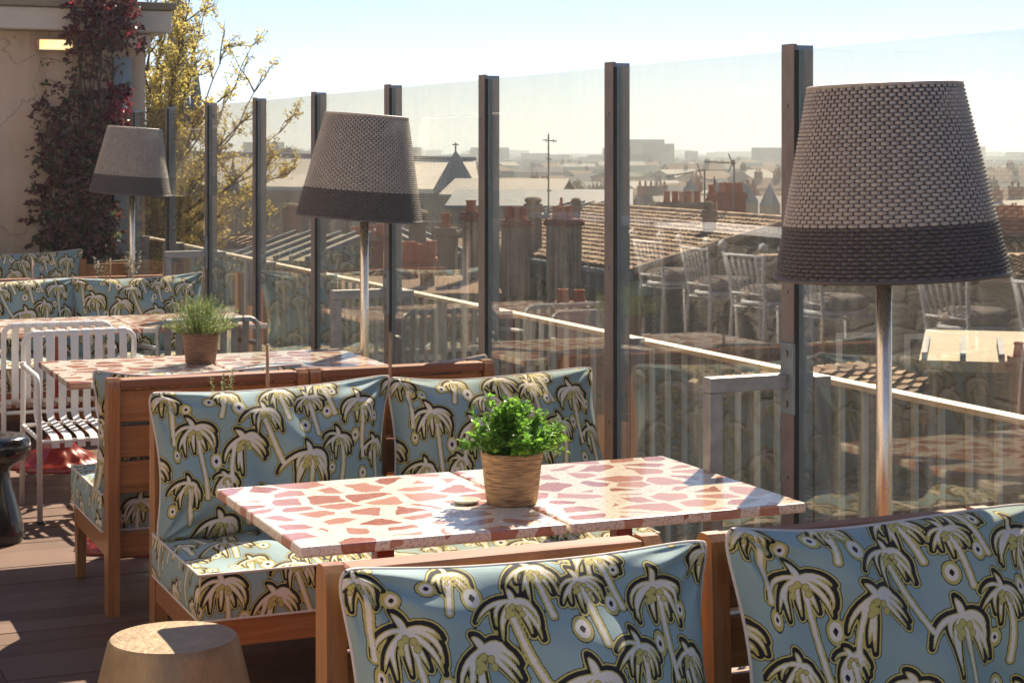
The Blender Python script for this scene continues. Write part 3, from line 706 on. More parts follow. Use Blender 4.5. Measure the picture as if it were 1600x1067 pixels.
unit(1.992, 6.60, 'n', 'turned away, between middle planter and thyme table', 'palm print pillow on the turned away seat by the glass', 3, dz=-.045)
unit(1.16, 11.35, 's', 'in the far row, left half', 'far row palm print pillow at the left edge of the picture', 5)
unit(1.93, 11.35, 's', 'in the far row, beside the glass', 'far row palm print pillow above the thyme pot', 8)
unit(1.155, 12.0, 'n', 'turned away beyond the far row, left one', 'palm print pillow hidden beyond the far row on the left', 11, pil=False)
unit(1.925, 12.0, 'n', 'turned away beyond the far row, by the glass', '', 11, pil=False)
unit(.94, 14.35, 's', 'against the beige wall, at the left edge', 'farthest palm print pillow at the left edge below the creeper', 14)
unit(1.71, 14.35, 's', 'against the beige wall, left of the wooden planter', 'farthest palm print pillow, just left of the wooden planter', 8)

# ------------------------------------------------------------------ tables
top0 = None
def cast_base():
    t = thing('pedestal_base', '', 'table', (0, 0, 0)); return t
def table(x, y0, lb):
    global top0
    if top0 is None:
        t = thing('terrazzo_table', lb, 'table', (x, y0, 0), 0, 'terrazzo topped tables')
        rbox(0, .682, 0, .80, .723, .750, .006).build('tabletop', 'terrazzo', t)
        b = rbox(.317, .365, .376, .424, .16, .702, .003); b.box(.16, .52, .25, .55, .703, .7225, .002); b.build('pedestal', 'red_iron', t)
        b = MB(); prof = [(.235, 0), (.24, .012), (.21, .03), (.17, .05), (.165, .062), (.12, .085), (.09, .115), (.085, .135), (.06, .155), (.055, .175)]
        n = 48; rings = []
        for r, z in prof:
            rings.append([b.bm.verts.new((.341+r*(1+.07*math.cos(12*2*math.pi*k/n)*(r > .1))*math.cos(2*math.pi*k/n), .4+r*(1+.07*math.cos(12*2*math.pi*k/n)*(r > .1))*math.sin(2*math.pi*k/n), z)) for k in range(n)])
        for a, c in zip(rings, rings[1:]):
            for k in range(n): b.bm.faces.new((a[k], a[(k+1) % n], c[(k+1) % n], c[k]))
        b.bm.faces.new(rings[-1]); b.build('foot', 'red_iron', t, True)
        top0 = t
    else: copy_tree(top0, (x, y0, 0), label=lb)
table(1.215, 4.08, 'terrazzo table with red chips, front left one under the small dish')
table(1.905, 4.08, 'terrazzo table with red chips, front right one ending at the glass screen')
table(1.235, 7.32, 'terrazzo table carrying the thyme pot, in the middle row')
table(1.925, 7.32, 'terrazzo table in the middle row, beside the glass and middle lamp')
table(1.255, 9.42, 'terrazzo table in the far row, at the left edge of the picture')
table(1.945, 9.42, 'terrazzo table in the far row, behind the thyme plant')

# ------------------------------------------------------------------ slatted metal chairs (local: back at y=0, front towards -y)
def make_chair(lb, mat, group, name='slatted_chair'):
    t = thing(name, lb, 'chair', (0, 0, 0), 0, group); w = .262; r = .0125; rc = .05
    path = [(-w, .04, .0), (-w, .012, .45)]+[(-w+rc-rc*math.cos(R(a)), 0, .755+rc*math.sin(R(a))) for a in range(0, 91, 15)]
    path += [(w-rc+rc*math.sin(R(a)), 0, .755+rc*math.cos(R(a))) for a in range(0, 91, 15)]+[(w, .012, .45), (w, .04, 0)]
    MB().tube(path, r, 12).build('back_frame', mat, t, True)
    for s in (-1, 1):
        p = [(s*w, -.004, .665), (s*(w+.018), -.06, .672)]+[(s*(w+.018), -.40, .655)]
        p += [(s*(w+.018), -.40-.045*math.sin(R(a)), .610+.045*math.cos(R(a))) for a in (20, 40, 60, 80, 90)]+[(s*(w+.012), -.452, .43), (s*(w+.010), -.462, 0)]
        a = MB().tube(p, r, 12).build('arm', mat, t, True)
        rbox(s*(w+.01)-.016, s*(w+.01)+.016, -.479, -.445, 0, .012, .002).build('foot_cap', 'rubber', a)
    b = MB().tube([(-w, -.445, .362), (w, -.445, .362)], .010, 10); b.tube([(-w, .010, .375), (w, .010, .375)], .010, 10)
    for s in (-1, 1): b.tube([(s*w, .010, .375), (s*w, -.445, .362)], .010, 10)
    b.build('seat_frame', mat, t, True)
    sl = None
    for k in range(8):
        x = -.203+.058*k
        if sl is None:
            p = [(0, .016, .792), (0, .013, .812), (0, 0, .8205), (0, -.015, .815), (0, -.022, .79), (0, -.03, .70), (0, -.032, .60), (0, -.030, .48)]
            p += [(0, -.028-.055+.055*math.cos(R(a)), .460-.055*math.sin(R(a))) for a in range(0, 91, 18)]
            p += [(0, -.20, .396), (0, -.36, .388), (0, -.43, .382), (0, -.457, .366), (0, -.466, .335)]
            sl = MB().strip(p, (.035, 0, 0), .004).build('slat', mat, t, True, ang=35); sl.location.x = x
        else:
            c = sl.copy(); COL.objects.link(c); c.location = (x, 0, 0); KIDS[t.name].append(c)
    return t
wc = make_chair('white slatted armchair at the thyme table, facing the camera, left of the thyme', 'white_metal', 'slatted metal armchairs')
wc.location = (1.53, 8.80, 0); wc.rotation_euler = (0, 0, R(2))
copy_tree(wc, (1.50, 9.24, 0), math.pi+R(-3), 'white slatted armchair turned to the far table, back to back with another white one')
gc = make_chair('', 'galvanised', 'slatted metal armchairs'); gc.location = (2.24, 9.15, 0); gc.rotation_euler = (0, 0, math.pi+R(2))
gc['label'] = 'bare galvanised slatted armchair behind the thyme plant'

# ------------------------------------------------------------------ stools
def lathe_stool(name, lb, loc, prof, mat, cat='stool'):
    o = MB().lathe(prof, 64).build(name, mat, None, True, loc=loc, ang=40); return tag(o, lb, cat)
pr = [(.12, 0), (.152, .02), (.178, .08), (.196, .16), (.202, .225), (.196, .30), (.180, .37), (.166, .425), (.162, .440), (.156, .447), (.10, .449), (.0005, .449)]
lathe_stool('drum_stool', 'round beige drum stool with half sunlit top, bottom left', W(272, 235+F*1.22/4.6, 4.6)*Vector((1, 1, 0)) if False else (lambda p: (p.x, p.y, 0))(W(271, 993, 4.59)), pr, 'stone_stool')
pr = [(.125, 0), (.130, .02), (.128, .05), (.112, .12), (.088, .20), (.070, .26), (.066, .30), (.085, .325), (.125, .345), (.148, .365), (.156, .40), (.150, .435), (.134, .450), (.10, .452), (.05, .446), (.0005, .445)]
p = W(-10, 690, 7.8); lathe_stool('carved_stool', 'glossy black waisted wooden stool at the left edge', (p.x, p.y, 0), pr, 'black_gloss')

# ------------------------------------------------------------------ floor lamps with woven shades
def ring_strip(b, r0, z, n_w, ph, slope):
    n = n_w*4; h = .0045; amp = .0031; rings = []; NP = [(-.0012, -h), (.0016, -h*.75), (.0028, 0), (.0016, h*.75), (-.0012, h)]
    vs = []
    for k in range(n):
        a = 2*math.pi*k/n; wv = math.sin(a*n_w/2+ph); wv = math.copysign(abs(wv)**.6, wv)
        vs.append([b.bm.verts.new(((r0+amp*wv+o-zz*slope)*math.cos(a), (r0+amp*wv+o-zz*slope)*math.sin(a), z+zz)) for o, zz in NP])
    for k in range(n):
        A_, B_ = vs[k], vs[(k+1) % n]
        for j in range(4): b.bm.faces.new((A_[j], B_[j], B_[j+1], A_[j+1]))
def make_lamp(lb):
    t = thing('floor_lamp', lb, 'floor lamp', (0, 0, 0), 0, 'floor lamps with woven shades along the glass')
    zb, zt, rb, rt = 1.362, 1.830, .284, .186
    sh = bpy.data.objects.new('lamp_shade', None); COL.objects.link(sh); sh.parent = t; KIDS.setdefault(t.name, []).append(sh)
    rows = 48; slope = (rb-rt)/(zt-zb); lo = MB(); hi = MB()
    for i in range(rows):
        z = zb+.008+(zt-zb-.016)*i/(rows-1); r = rb-(z-zb)*slope
        ring_strip(lo if z < zb+.128 else hi, r, z, 116, math.pi*(i % 2), slope)
    # doubled rim strands
    for bb, z, r in ((lo, zb+.001, rb+.001), (hi, zt-.001, rt+.001)):
        n = 160; bb.tube([((r)*math.cos(2*math.pi*k/n), (r)*math.sin(2*math.pi*k/n), z) for k in range(n+1)], .0052, 8, cap=False)
    ml = lo.build('dark_band', 'lamp_weave_dark', None, True); mh = hi.build('woven_body', 'lamp_weave_light', None, True)
    b = MB(); n = 96
    for k in range(116):                      # upright stakes behind the weave
        a = 2*math.pi*(k+.5)/116; b.tube([((rb-.001)*math.cos(a), (rb-.001)*math.sin(a), zb), ((rt-.001)*math.cos(a), (rt-.001)*math.sin(a), zt)], .0026, 5)
    ms = b.build('stakes', 'lamp_weave_dark', None, True)
    b = MB().lathe([(rb-.008, zb), (rt-.008, zt)], 72, capb=False, capt=False); mi = b.build('lining', 'lamp_lining', None, True)
    b = MB().lathe([(rt-.009, zt-.012), (.02, zt-.010)], 48, capb=False, capt=True); md = b.build('top_disc', 'lamp_lining', None)
    for o in (ml, mh, ms, mi, md): o.parent = sh; KIDS.setdefault(sh.name, []).append(o)
    MB().tube([(0, 0, .02), (0, 0, 1.70)], .0195, 28).build('pole', 'chrome', t, True)
    MB().lathe([(.20, 0), (.20, .012), (.19, .018), (.03, .022), (.022, .05), (.0201, .06)], 48).build('base', 'galvanised', t, True, ang=40)
    return t, sh
lamp, _ = make_lamp('floor lamp with large grey woven shade, nearest and largest of the three')
# tilt the shades a little, as in the photograph
LX = 2.60
lamp.location = (2.628, (4.52-SA*LX)/CA-.012, 0)
def tilt(l, deg, dx=0):
    for k in KIDS[l.name]:
        if k.type == 'EMPTY':
            m = Matrix.Translation((dx, 0, 1.55)) @ Matrix.Rotation(R(deg), 4, Vector((SA, CA, 0))) @ Matrix.Translation((0, 0, -1.55)); k.matrix_local = m
l2 = copy_tree(lamp, (2.655, 7.90, 0), label='floor lamp with grey woven shade, middle one, between bench and glass')
l3 = copy_tree(lamp, (2.63, 13.0, 0), label='floor lamp with grey woven shade, farthest one, in front of the creeper')
tilt(lamp, -2.2, .014); tilt(l2, 4.2, -.01); tilt(l3, 4.0)

# ------------------------------------------------------------------ pots and dish on the tables
def basil():
    t = thing('basil_pot', 'bright green bushy basil in a woven seagrass pot on the front table', 'potted plant', (1.875, 4.375, .7505))
    MB().lathe([(.060, 0), (.066, .004), (.071, .04), (.076, .09), (.0815, .128), (.083, .134), (.080, .137), (.076, .132), (.072, .118), (.0005, .116)], 48, wob=.006).build('pot', 'seagrass', t, True)
    g = random.Random(3)
    b = MB(); st = MB()
    for i in range(170):
        a = g.uniform(0, 6.28); el = g.uniform(.0, 1.55); rr = g.uniform(.085, .128)*(1+.10*math.sin(3*a+1))
        tip = Vector((math.cos(a)*math.cos(el)*rr*1.12, math.sin(a)*math.cos(el)*rr*1.12, .135+math.sin(el)*rr*1.12))
        base = Vector((tip.x*.35, tip.y*.35, .118)); mid = base.lerp(tip, .5)+Vector((tip.x*.15, tip.y*.15, .01))
        st.tube([base, mid, tip], [.0012, .001, .0007], 4)
        for k in range(12):
            f = g.uniform(.35, 1.0); p = base.lerp(mid, f*2) if f < .5 else mid.lerp(tip, f*2-1)
            d = Vector((g.uniform(-1, 1), g.uniform(-1, 1), g.uniform(-.25, .9)))+(tip-base)*3; L = g.uniform(.012, .026)
            b.leaf(p, d, (g.uniform(-.4, .4), g.uniform(-.4, .4), 1), L, L*.74, g.random()**1.3)
    for i in range(14):                       # a few stray sprigs on the right
        a = g.uniform(-.9, .5); tip = Vector((math.cos(a)*g.uniform(.12, .15), math.sin(a)*.12, .15+g.uniform(-.02, .06))); base = Vector((.03, 0, .12))
        st.tube([base, base.lerp(tip, .5)+Vector((0, 0, .015)), tip], .0009, 4)
        for k in range(9):
            p = base.lerp(tip, g.uniform(.6, 1.05)); b.leaf(p, (g.uniform(-1, 1), g.uniform(-1, 1), g.uniform(-.4, .8)), (0, 0, 1), g.uniform(.013, .022), .012, g.random())
    b.build('leaves', 'basil_leaf', t); st.build('stems', 'basil_leaf', t)
    for o in KIDS[t.name][-1:]:
        pass
    return t
basil()
def thyme():
    t = thing('thyme_pot', 'wispy green thyme in a dark brown pot on the middle row table', 'potted plant', (1.87, 7.78, .7505))
    MB().lathe([(.058, 0), (.064, .004), (.070, .05), (.079, .115), (.083, .134), (.079, .137), (.074, .12), (.0005, .118)], 48, wob=.004).build('pot', 'peat', t, True)
    g = random.Random(5); b = MB(); st = MB()
    for i in range(330):
        a = g.uniform(0, 6.28); el = g.uniform(.15, 1.5); rr = g.uniform(.11, .185)
        tip = Vector((math.cos(a)*math.cos(el)*rr*1.1, math.sin(a)*math.cos(el)*rr*1.1, .135+math.sin(el)*rr*.95)); base = Vector((tip.x*.4, tip.y*.4, .12))
        mid = base.lerp(tip, .55)+Vector((tip.x*.12, tip.y*.12, .012)); st.tube([base, mid, tip], .0008, 3, tone=.3)
        for k in range(13):
            f = g.uniform(.2, 1.02); p = base.lerp(mid, f*2) if f < .5 else mid.lerp(tip, f*2-1)
            b.leaf(p, (g.uniform(-1, 1), g.uniform(-1, 1), g.uniform(-.2, 1)), (0, 0, 1), g.uniform(.005, .010), .0042, g.random())
    b.build('leaves', 'thyme_leaf', t); st.build('stems', 'thyme_leaf', t)
thyme()
t = NT('dish_glaze'); M['dish_glaze'] = t.pbr((.62, .60, .42), .2, coat=.4)
tag(MB().lathe([(.018, 0), (.030, .002), (.038, .009), (.0385, .0105), (.036, .0105), (.028, .005), (.0005, .0035)], 40).build('small_dish', 'dish_glaze', None, True, (1.765, 4.42, .7505)), 'small shallow round dish on the front left terrazzo table', 'dish')

# planters between the back to back seats, with canes and sprigs
def planter(x0, x1, yc, lb):
    t = thing('planter_trough', lb, 'planter', (0, 0, 0)); h = .64
    b = rbox(x0, x1, yc-.13, yc-.105, 0, h, .003); b.box(x0, x1, yc+.105, yc+.13, 0, h, .003); b.box(x0, x0+.025, yc-.1045, yc+.1045, 0, h, .003); b.box(x1-.025, x1, yc-.1045, yc+.1045, 0, h, .003)
    b.build('trough', 'bench_wood', t); rbox(x0+.026, x1-.026, yc-.104, yc+.104, .4, h-.03).build('soil', 'soil', t)
planter(1.50, 2.70, 6.27, 'wooden planter trough between the seats behind the front table')
planter(1.20, 2.65, 11.67, 'wooden planter trough between the far row seats')
def cane(px, yw, ztop, lb, lean=0):
    k = (px-800)/F; D = yw/(CA-k*SA); x = D*(k*CA+SA)
    o = MB().tube([(0, 0, .55), (lean*.5, 0, (.55+ztop)/2), (lean, 0, ztop)], .006, 10).build('bamboo_cane', 'bamboo', None, True, (x, yw, 0))
    tag(o, lb, 'garden cane', 'canes standing in the planters')
cane(418, 6.27, .985, 'thin bamboo cane above the seam of the middle bench backs')
cane(606, 6.27, 1.01, 'thin bamboo cane at the corner of the left front pillow', .012)
cane(50, 11.67, .985, 'thin bamboo cane above the far row pillows at the left edge')
cane(172, 11.67, .985, 'thin bamboo cane between two white flowering sprigs')
def sprig(px, yw, z0, z1, rad, mat, lb, n=140, seed=1, L=.012, nm='sprig_plant'):
    k = (px-800)/F; D = yw/(CA-k*SA); x = D*(k*CA+SA); g = random.Random(seed)
    t = thing(nm, lb, 'plant', (x, yw, 0)); b = MB(); st = MB()
    for i in range(9):
        tip = Vector((g.uniform(-rad, rad), g.uniform(-rad, rad), g.uniform(z0*.4+z1*.6, z1))); base = Vector((g.uniform(-.01, .01), g.uniform(-.01, .01), .60)); st.tube([base, base.lerp(tip, .5), tip], .0012, 4, tone=.2)
        for k in range(n//9):
            p = base.lerp(tip, g.uniform(.35, 1.0)); b.leaf(p, (g.uniform(-1, 1), g.uniform(-1, 1), g.uniform(-.1, 1)), (0, 0, 1), g.uniform(.6, 1.3)*L, L*.6, g.random())
    b.build('leaves', mat, t); st.build('stems', 'vine_leaf_green', t)
sprig(347, 6.27, .80, .90, .05, 'thyme_leaf', 'low green tuft peeking over the middle bench back', 500, 2, .010)
sprig(160, 11.67, .85, 1.00, .05, 'flower_white', 'small white flowering sprig left of the cane in far planter', 240, 3, .016)
sprig(204, 11.67, .85, 1.03, .07, 'flower_white', 'larger white flowering sprig right of the cane in far planter', 380, 4, .018)

# vine planter by the wall, creeper
p = W(160, 410, 14.35)
pb = thing('planter_box', 'square reddish wooden planter box at the foot of the creeper', 'planter', (p.x, p.y+.05, 0), R(12))
b = MB()
for z in (0, .20, .40, .60): b.box(-.25, .25, -.21, .21, z, z+.19, .004)
b.build('boards', 'bench_wood', pb); b = MB()
for sx in (-1, 1):
    for sy in (-1, 1): b.box(sx*.245-.03, sx*.245+.03, sy*.205-.03, sy*.205+.03, 0, .83, .003)
b.build('corner_posts', 'bench_wood_upright', pb); rbox(-.2, .2, -.16, .16, .7905, .80).build('soil', 'soil', pb)

def creeper():
    g = random.Random(11); t = thing('creeper', 'large dark red and purple leafed creeper climbing the beige wall', 'climbing plant', (2.1, 14.6, 0))
    o = Vector((2.1, 14.6, 0)); st = MB(); L1 = MB(); L2 = MB(); L3 = MB()
    def at(px, py, d=14.62): return W(px, py, d)-o
    for i in range(9):
        pts = []; x = 140+g.uniform(-25, 25)
        for k in range(12):
            f = k/11; py = 400-400*f; px = x+18*math.sin(f*5+i)+(-10*f)*((i % 3)-1); pts.append(at(px, py, 14.6+.04*math.sin(f*9+i)))
        st.tube(pts, [.011*(1-.6*k/11) for k in range(12)], 6)
    def leaves(n, px0, px1, py0, py1, mats, size=(.035, .075), thick=.26, shape=None):
        for i in range(n):
            for _ in range(30):
                px = g.uniform(px0, px1); py = g.uniform(py0, py1)
                if shape is None or g.random() < shape(px, py): break
            d = 14.62-abs(g.gauss(0, thick*.5)); q = at(px, py, max(14.15, d)); r_ = g.random(); mb = mats[0] if r_ < .72 else mats[1] if r_ < .9 else mats[2]
            dr = Vector((g.uniform(-1, 1), g.uniform(-1, .3), g.uniform(-1.2, .3))); 
            for k in range(g.choice((1, 2, 3))):
                L = g.uniform(*size); mb.leaf(q, dr+Vector((g.uniform(-.8, .8), g.uniform(-.3, .3), g.uniform(-.5, .5))), (g.uniform(-.5, .5), -1, g.uniform(-.2, .8)), L, L*.42, g.random()**1.5)
    blob = lambda cx, cyy, rx, ry: (lambda px, py: math.exp(-(((px-cx)/rx)**2+((py-cyy)/ry)**2)*1.1)*max(0., .35+2.0*mnoise.noise((px*.08, py*.08, 3))))
    leaves(1150, 100, 222, -30, 78, (L1, L2, L2), shape=blob(160, 15, 62, 55))
    leaves(240, 95, 190, 60, 150, (L1, L3, L2), size=(.025, .055), shape=blob(140, 105, 34, 60))
    leaves(1050, 50, 205, 130, 300, (L1, L1, L3), shape=blob(130, 225, 62, 85))
    leaves(1150, 40, 190, 230, 400, (L1, L3, L1), shape=blob(115, 320, 60, 85))
    leaves(220, 165, 205, 130, 200, (L2, L1, L2), shape=blob(188, 162, 18, 32))
    leaves(260, 110, 175, 330, 405, (L1, L1, L3), shape=blob(140, 370, 35, 35))
    # loose tendrils
    for i in range(46):
        px, py = g.uniform(70, 180), g.uniform(30, 380); sg = g.choice((-1, -1, 1)); pts = []; a = g.uniform(-.6, .5)
        ln = g.uniform(25, 85) if sg < 0 else g.uniform(10, 30)
        for k in range(8):
            f = k/7; pts.append(at(px+sg*ln*f, py+ln*(a*f+.5*math.sin(f*3+i)*.5), 14.66-.1*math.sin(f*3)))
        st.tube(pts, .0024, 4, cap=False)
        for k in range(g.randint(1, 5)):
            q = pts[g.randint(3, 7)]; L = g.uniform(.025, .05); g.choice((L1, L3)).leaf(q, (g.uniform(-1, 1), -.4, g.uniform(-1, .6)), (0, -1, .2), L, L*.45, g.random())
    st.build('stems', 'bark', t, True); L1.build('purple_leaves', 'vine_leaf', t); L2.build('red_leaves', 'vine_leaf_red', t); L3.build('green_leaves', 'vine_leaf_green', t)
    # second spray entering at the left edge
    t2 = thing('creeper', 'thin spray of creeper at the left edge under the cornice', 'climbing plant', (1.2, 14.6, 0)); o2 = Vector((1.2, 14.6, 0)); st = MB(); lv = MB()
    for (a, b_, c) in (((-30, 30), (20, 20), (34, 55)), ((-30, 60), (10, 70), (12, 60)), ((-30, 170), (40, 168), (90, 145)), ((-20, 150), (0, 145), (7, 148)), ((-30, 380), (5, 378), (25, 395)), ((-30, 350), (0, 370), (14, 385))):
        P0, P1, P2 = [W(q[0], q[1], 14.6)-o2 for q in (a, b_, c)]; pts = [P0*(1-f)**2+P1*2*f*(1-f)+P2*f*f for f in np.linspace(0, 1, 9)]; st.tube(pts, .003, 5)
        for k in range(12):
            L = g.uniform(.03, .06); lv.leaf(pts[g.randint(3, 8)], (g.uniform(-1, 1), -.4, g.uniform(-1, .4)), (0, -1, .2), L, L*.45, g.random())
    st.build('stems', 'bark', t2, True); lv.build('leaves', 'vine_leaf', t2)
creeper()

# ------------------------------------------------------------------ beyond the left edge (seen mirrored in the glass): low stone wall with counter, bar stools
simple('facade_plaster', (.78, .66, .50), .9, 0, .06, 1, spec=.2)
fa = thing('bounce_facade', 'cream stucco facade added out of view across the terrace, for warm bounce and a cream reflection in the glass', 'building', (-6.2, 0, 0))
rbox(-.5, 0, -3, 15.2, 0, 7.5).build('wall', 'facade_plaster', fa)  # unseen facade, added for warm bounce light and a cream veil in the panes
for k in range(5):
    y0 = -1.6+3.3*k
    f = rbox(.001, .10, y0, y0+1.3, .9 if k % 2 else .1, 2.7, .01).build('window', 'white_paint', fa); q = rbox(.101, .11, y0+.12, y0+1.18, 1.0 if k % 2 else .25, 2.58).build('pane', 'window_dark', f)
    f = rbox(.001, .10, y0, y0+1.3, 3.9, 5.9, .01).build('window', 'white_paint', fa); q = rbox(.101, .11, y0+.12, y0+1.18, 4.0, 5.78).build('pane', 'window_dark', f)
lw = thing('stone_counter', 'low rubble stone wall with white counter top seen mirrored in glass', 'wall', (-.62, 0, 0))
rbox(-.35, 0, 5.0, 14.6, 0, 1.09).build('wall', 'rubble_stone', lw); rbox(-.42, .06, 4.95, 14.6, 1.0905, 1.125, .004).build('counter', 'white_paint', lw)
bs = thing('bar_stool', '', 'bar stool', (0, 0, 0), 0, 'white bar stools mirrored in the glass screen')
b = MB()
for a in range(4):
    sx, sy = ((-1, -1), (1, -1), (1, 1), (-1, 1))[a]
    if sx < 0: MB().tube([(sx*.215, sy*.20, 0), (sx*.17, sy*.165, .74)], .011, 8).build('leg', 'white_paint', bs, True)
    else: MB().tube([(sx*.215, sy*.20, 0), (sx*.17, sy*.165, .74), (sx*.19, sy*.18, .9), (sx*.215, sy*.21, 1.07)], .011, 8).build('leg', 'white_paint', bs, True)
b = MB()
for z in (.25, .72): 
    q = .20 if z < .5 else .172; qy = q*.96; b.tube([(-q, -qy, z), (q, -qy, z), (q, qy, z), (-q, qy, z), (-q, -qy, z)], .008, 6)
b.build('stretchers', 'white_paint', bs, True)
MB().lathe([(.185, .735), (.19, .745), (.185, .76)], 32).build('seat', 'white_paint', bs, True)
b = MB(); n = 72
for k_ in range(1): pass
b.lathe([(.15, .762), (.185, .775), (.195, .80), (.185, .828), (.15, .842), (.01, .845)], 48, wob=.03); b.build('cushion', 'stool_fabric', bs, True)
b = MB(); b.tube([(.21, -.205, 1.03), (.235, -.1, 1.035), (.24, 0, 1.035), (.235, .1, 1.035), (.21, .205, 1.03)], .010, 8)
for k_ in range(6):
    yy = -.14+.056*k_; b.tube([(.178, yy*.85, .80), (.233, yy*1.1, 1.03)], .0065, 6)
b.tube([(.178, -.17, .80), (.185, 0, .80), (.178, .17, .80)], .008, 6); b.build('back_spindles', 'white_paint', bs, True)
b = MB()
for s in (-1, 1): b.lathe([(.002, -.03), (.022, -.02), (.03, 0), (.022, .02), (.002, .03)], 14, c=(.217, s*.212, 1.09))
b.build('finials', 'white_paint', bs, True)
bl = ['farthest white bar stool, leftmost one mirrored in the glass', 'second white bar stool from the left mirrored in the glass', 'third white bar stool mirrored, left of the nearest full post', 'white bar stool mirrored under the left edge of near lamp shade', 'white bar stool mirrored under the right half of near shade', 'nearest white bar stool mirrored at the right edge of picture']
bs.location = (-.28, 11.3, 0); bs['label'] = bl[0]; bs.rotation_euler = (0, 0, R(0))
for i, (x, y) in enumerate(((-.16, 10.4), (-.05, 9.62), (-.03, 8.9), (-.20, 7.85), (-.15, 7.0))): copy_tree(bs, (x, y, 0), R((4, -5, 3, -3, 6)[i]), bl[i+1])

# ================================================================== BEYOND THE SCREEN
GZ = -14.0
def CW(X, D, z): return Vector((X*CA+D*SA, -X*SA+D*CA, z))
def CP(px, D, z): return CW((px-800)/F*D, D, z)
def zy(py, D): return CH-(py-CY)/F*D
# ground to the horizon
g = MB(); g.poly([(-3000, -600, GZ), (6000, -600, GZ), (6000, 8000, GZ), (-3000, 8000, GZ)]); tag(g.build('ground', 'ground_city'), kind='structure')

def tiles(b, O, u, w, nu, nv, seed=0):
    """barrel tiles over the quad O, O+u, O+w"""
    g = random.Random(seed); un = u.normalized(); wn_ = w.normalized(); nn = un.cross(wn_).normalized()
    if nn.z < 0: nn = -nn
    cu, cw = u.length/nu, w.length/nv; tl = b._tl()
    for j in range(nv):
        for i in range(nu):
            tone = min(1, max(0, g.gauss(.5, .42))); jx, jw = g.uniform(-.06, .06)*cu, g.uniform(-.08, .08)*cw
            ra, rb_ = cu*.50, cu*.40; prev = None
            base = O+un*(cu*(i+.5)+jx)+wn_*(cw*j-cw*.12+jw)
            for k in range(5):
                a = math.pi*k/4; q0 = base+un*(-math.cos(a)*ra)+nn*(math.sin(a)*ra*.75+.03); q1 = base+wn_*(cw*1.12)+un*(-math.cos(a)*rb_)+nn*(math.sin(a)*rb_*.75)
                v0, v1 = b.bm.verts.new(q0), b.bm.verts.new(q1)
                if prev: b.bm.faces.new((prev[0], v0, v1, prev[1]))[tl] = tone
                prev = (v0, v1)
def slab(b, pts, th=.12, tone=None):        # a thick roof plane from four corners
    pts = [Vector(p) for p in pts]; lo = [p-Vector((0, 0, th)) for p in pts]; b.hexa(lo+pts)
def chimney(par, px, D, ytop, ybot, wpx, dpx, pots, mat='chimney_render', capm='terracotta_dark', potm='terracotta', rot=0, potsize=1., nm='chimney'):
    """stack centred at px; pots: list of offsets along the stack in px with heights"""
    s = D/F; c = CP(px, D, 0); zt, zb = zy(ytop, D), zy(ybot, D); w, d = wpx*s/2, dpx*s/2
    o = bpy.data.objects.new('rot', None)
    M_ = Matrix.Translation((c.x, c.y, 0)) @ Matrix.Rotation(-math.asin(SA)+R(rot), 4, 'Z')
    b = rbox(-w, w, -d, d, zb, zt-.10, .01); bpy.data.objects.remove(o)
    st = b.build(nm, mat, par); st.matrix_world = M_
    cp = rbox(-w-.05, w+.05, -d-.05, d+.05, zt-.0995, zt, .02); cp.box(-w-.02, w+.02, -d-.02, d+.02, zt+.0005, zt+.06); k = cp.build('chimney_cap', capm, st)
    for off, h, kind in pots:
        r = .105*potsize; H = h*s
        if kind == 'p': pr_ = [(r*1.12, 0), (r*1.0, .05), (r*.82, H*.82), (r*.98, H*.86), (r*.98, H), (r*.75, H), (r*.7, H*.7)]
        elif kind == 'd': pr_ = [(r*.9, 0), (r*1.1, H*.3), (r*1.25, H*.55), (r*1.0, H*.85), (r*.4, H)]
        else: pr_ = [(r*1.1, 0), (r*.7, H*.2), (r*.55, H*.55), (r*.75, H*.6), (r*.45, H*.66), (r*.4, H*.9), (r*.15, H)]
        m = potm if kind != 'd' else 'limestone_dark'
        q = MB().lathe(pr_, 18, c=(off*s, 0, zt+.061), capt=(kind != 'p')).build('chimney_pot', m, st, True, ang=50)
    return st
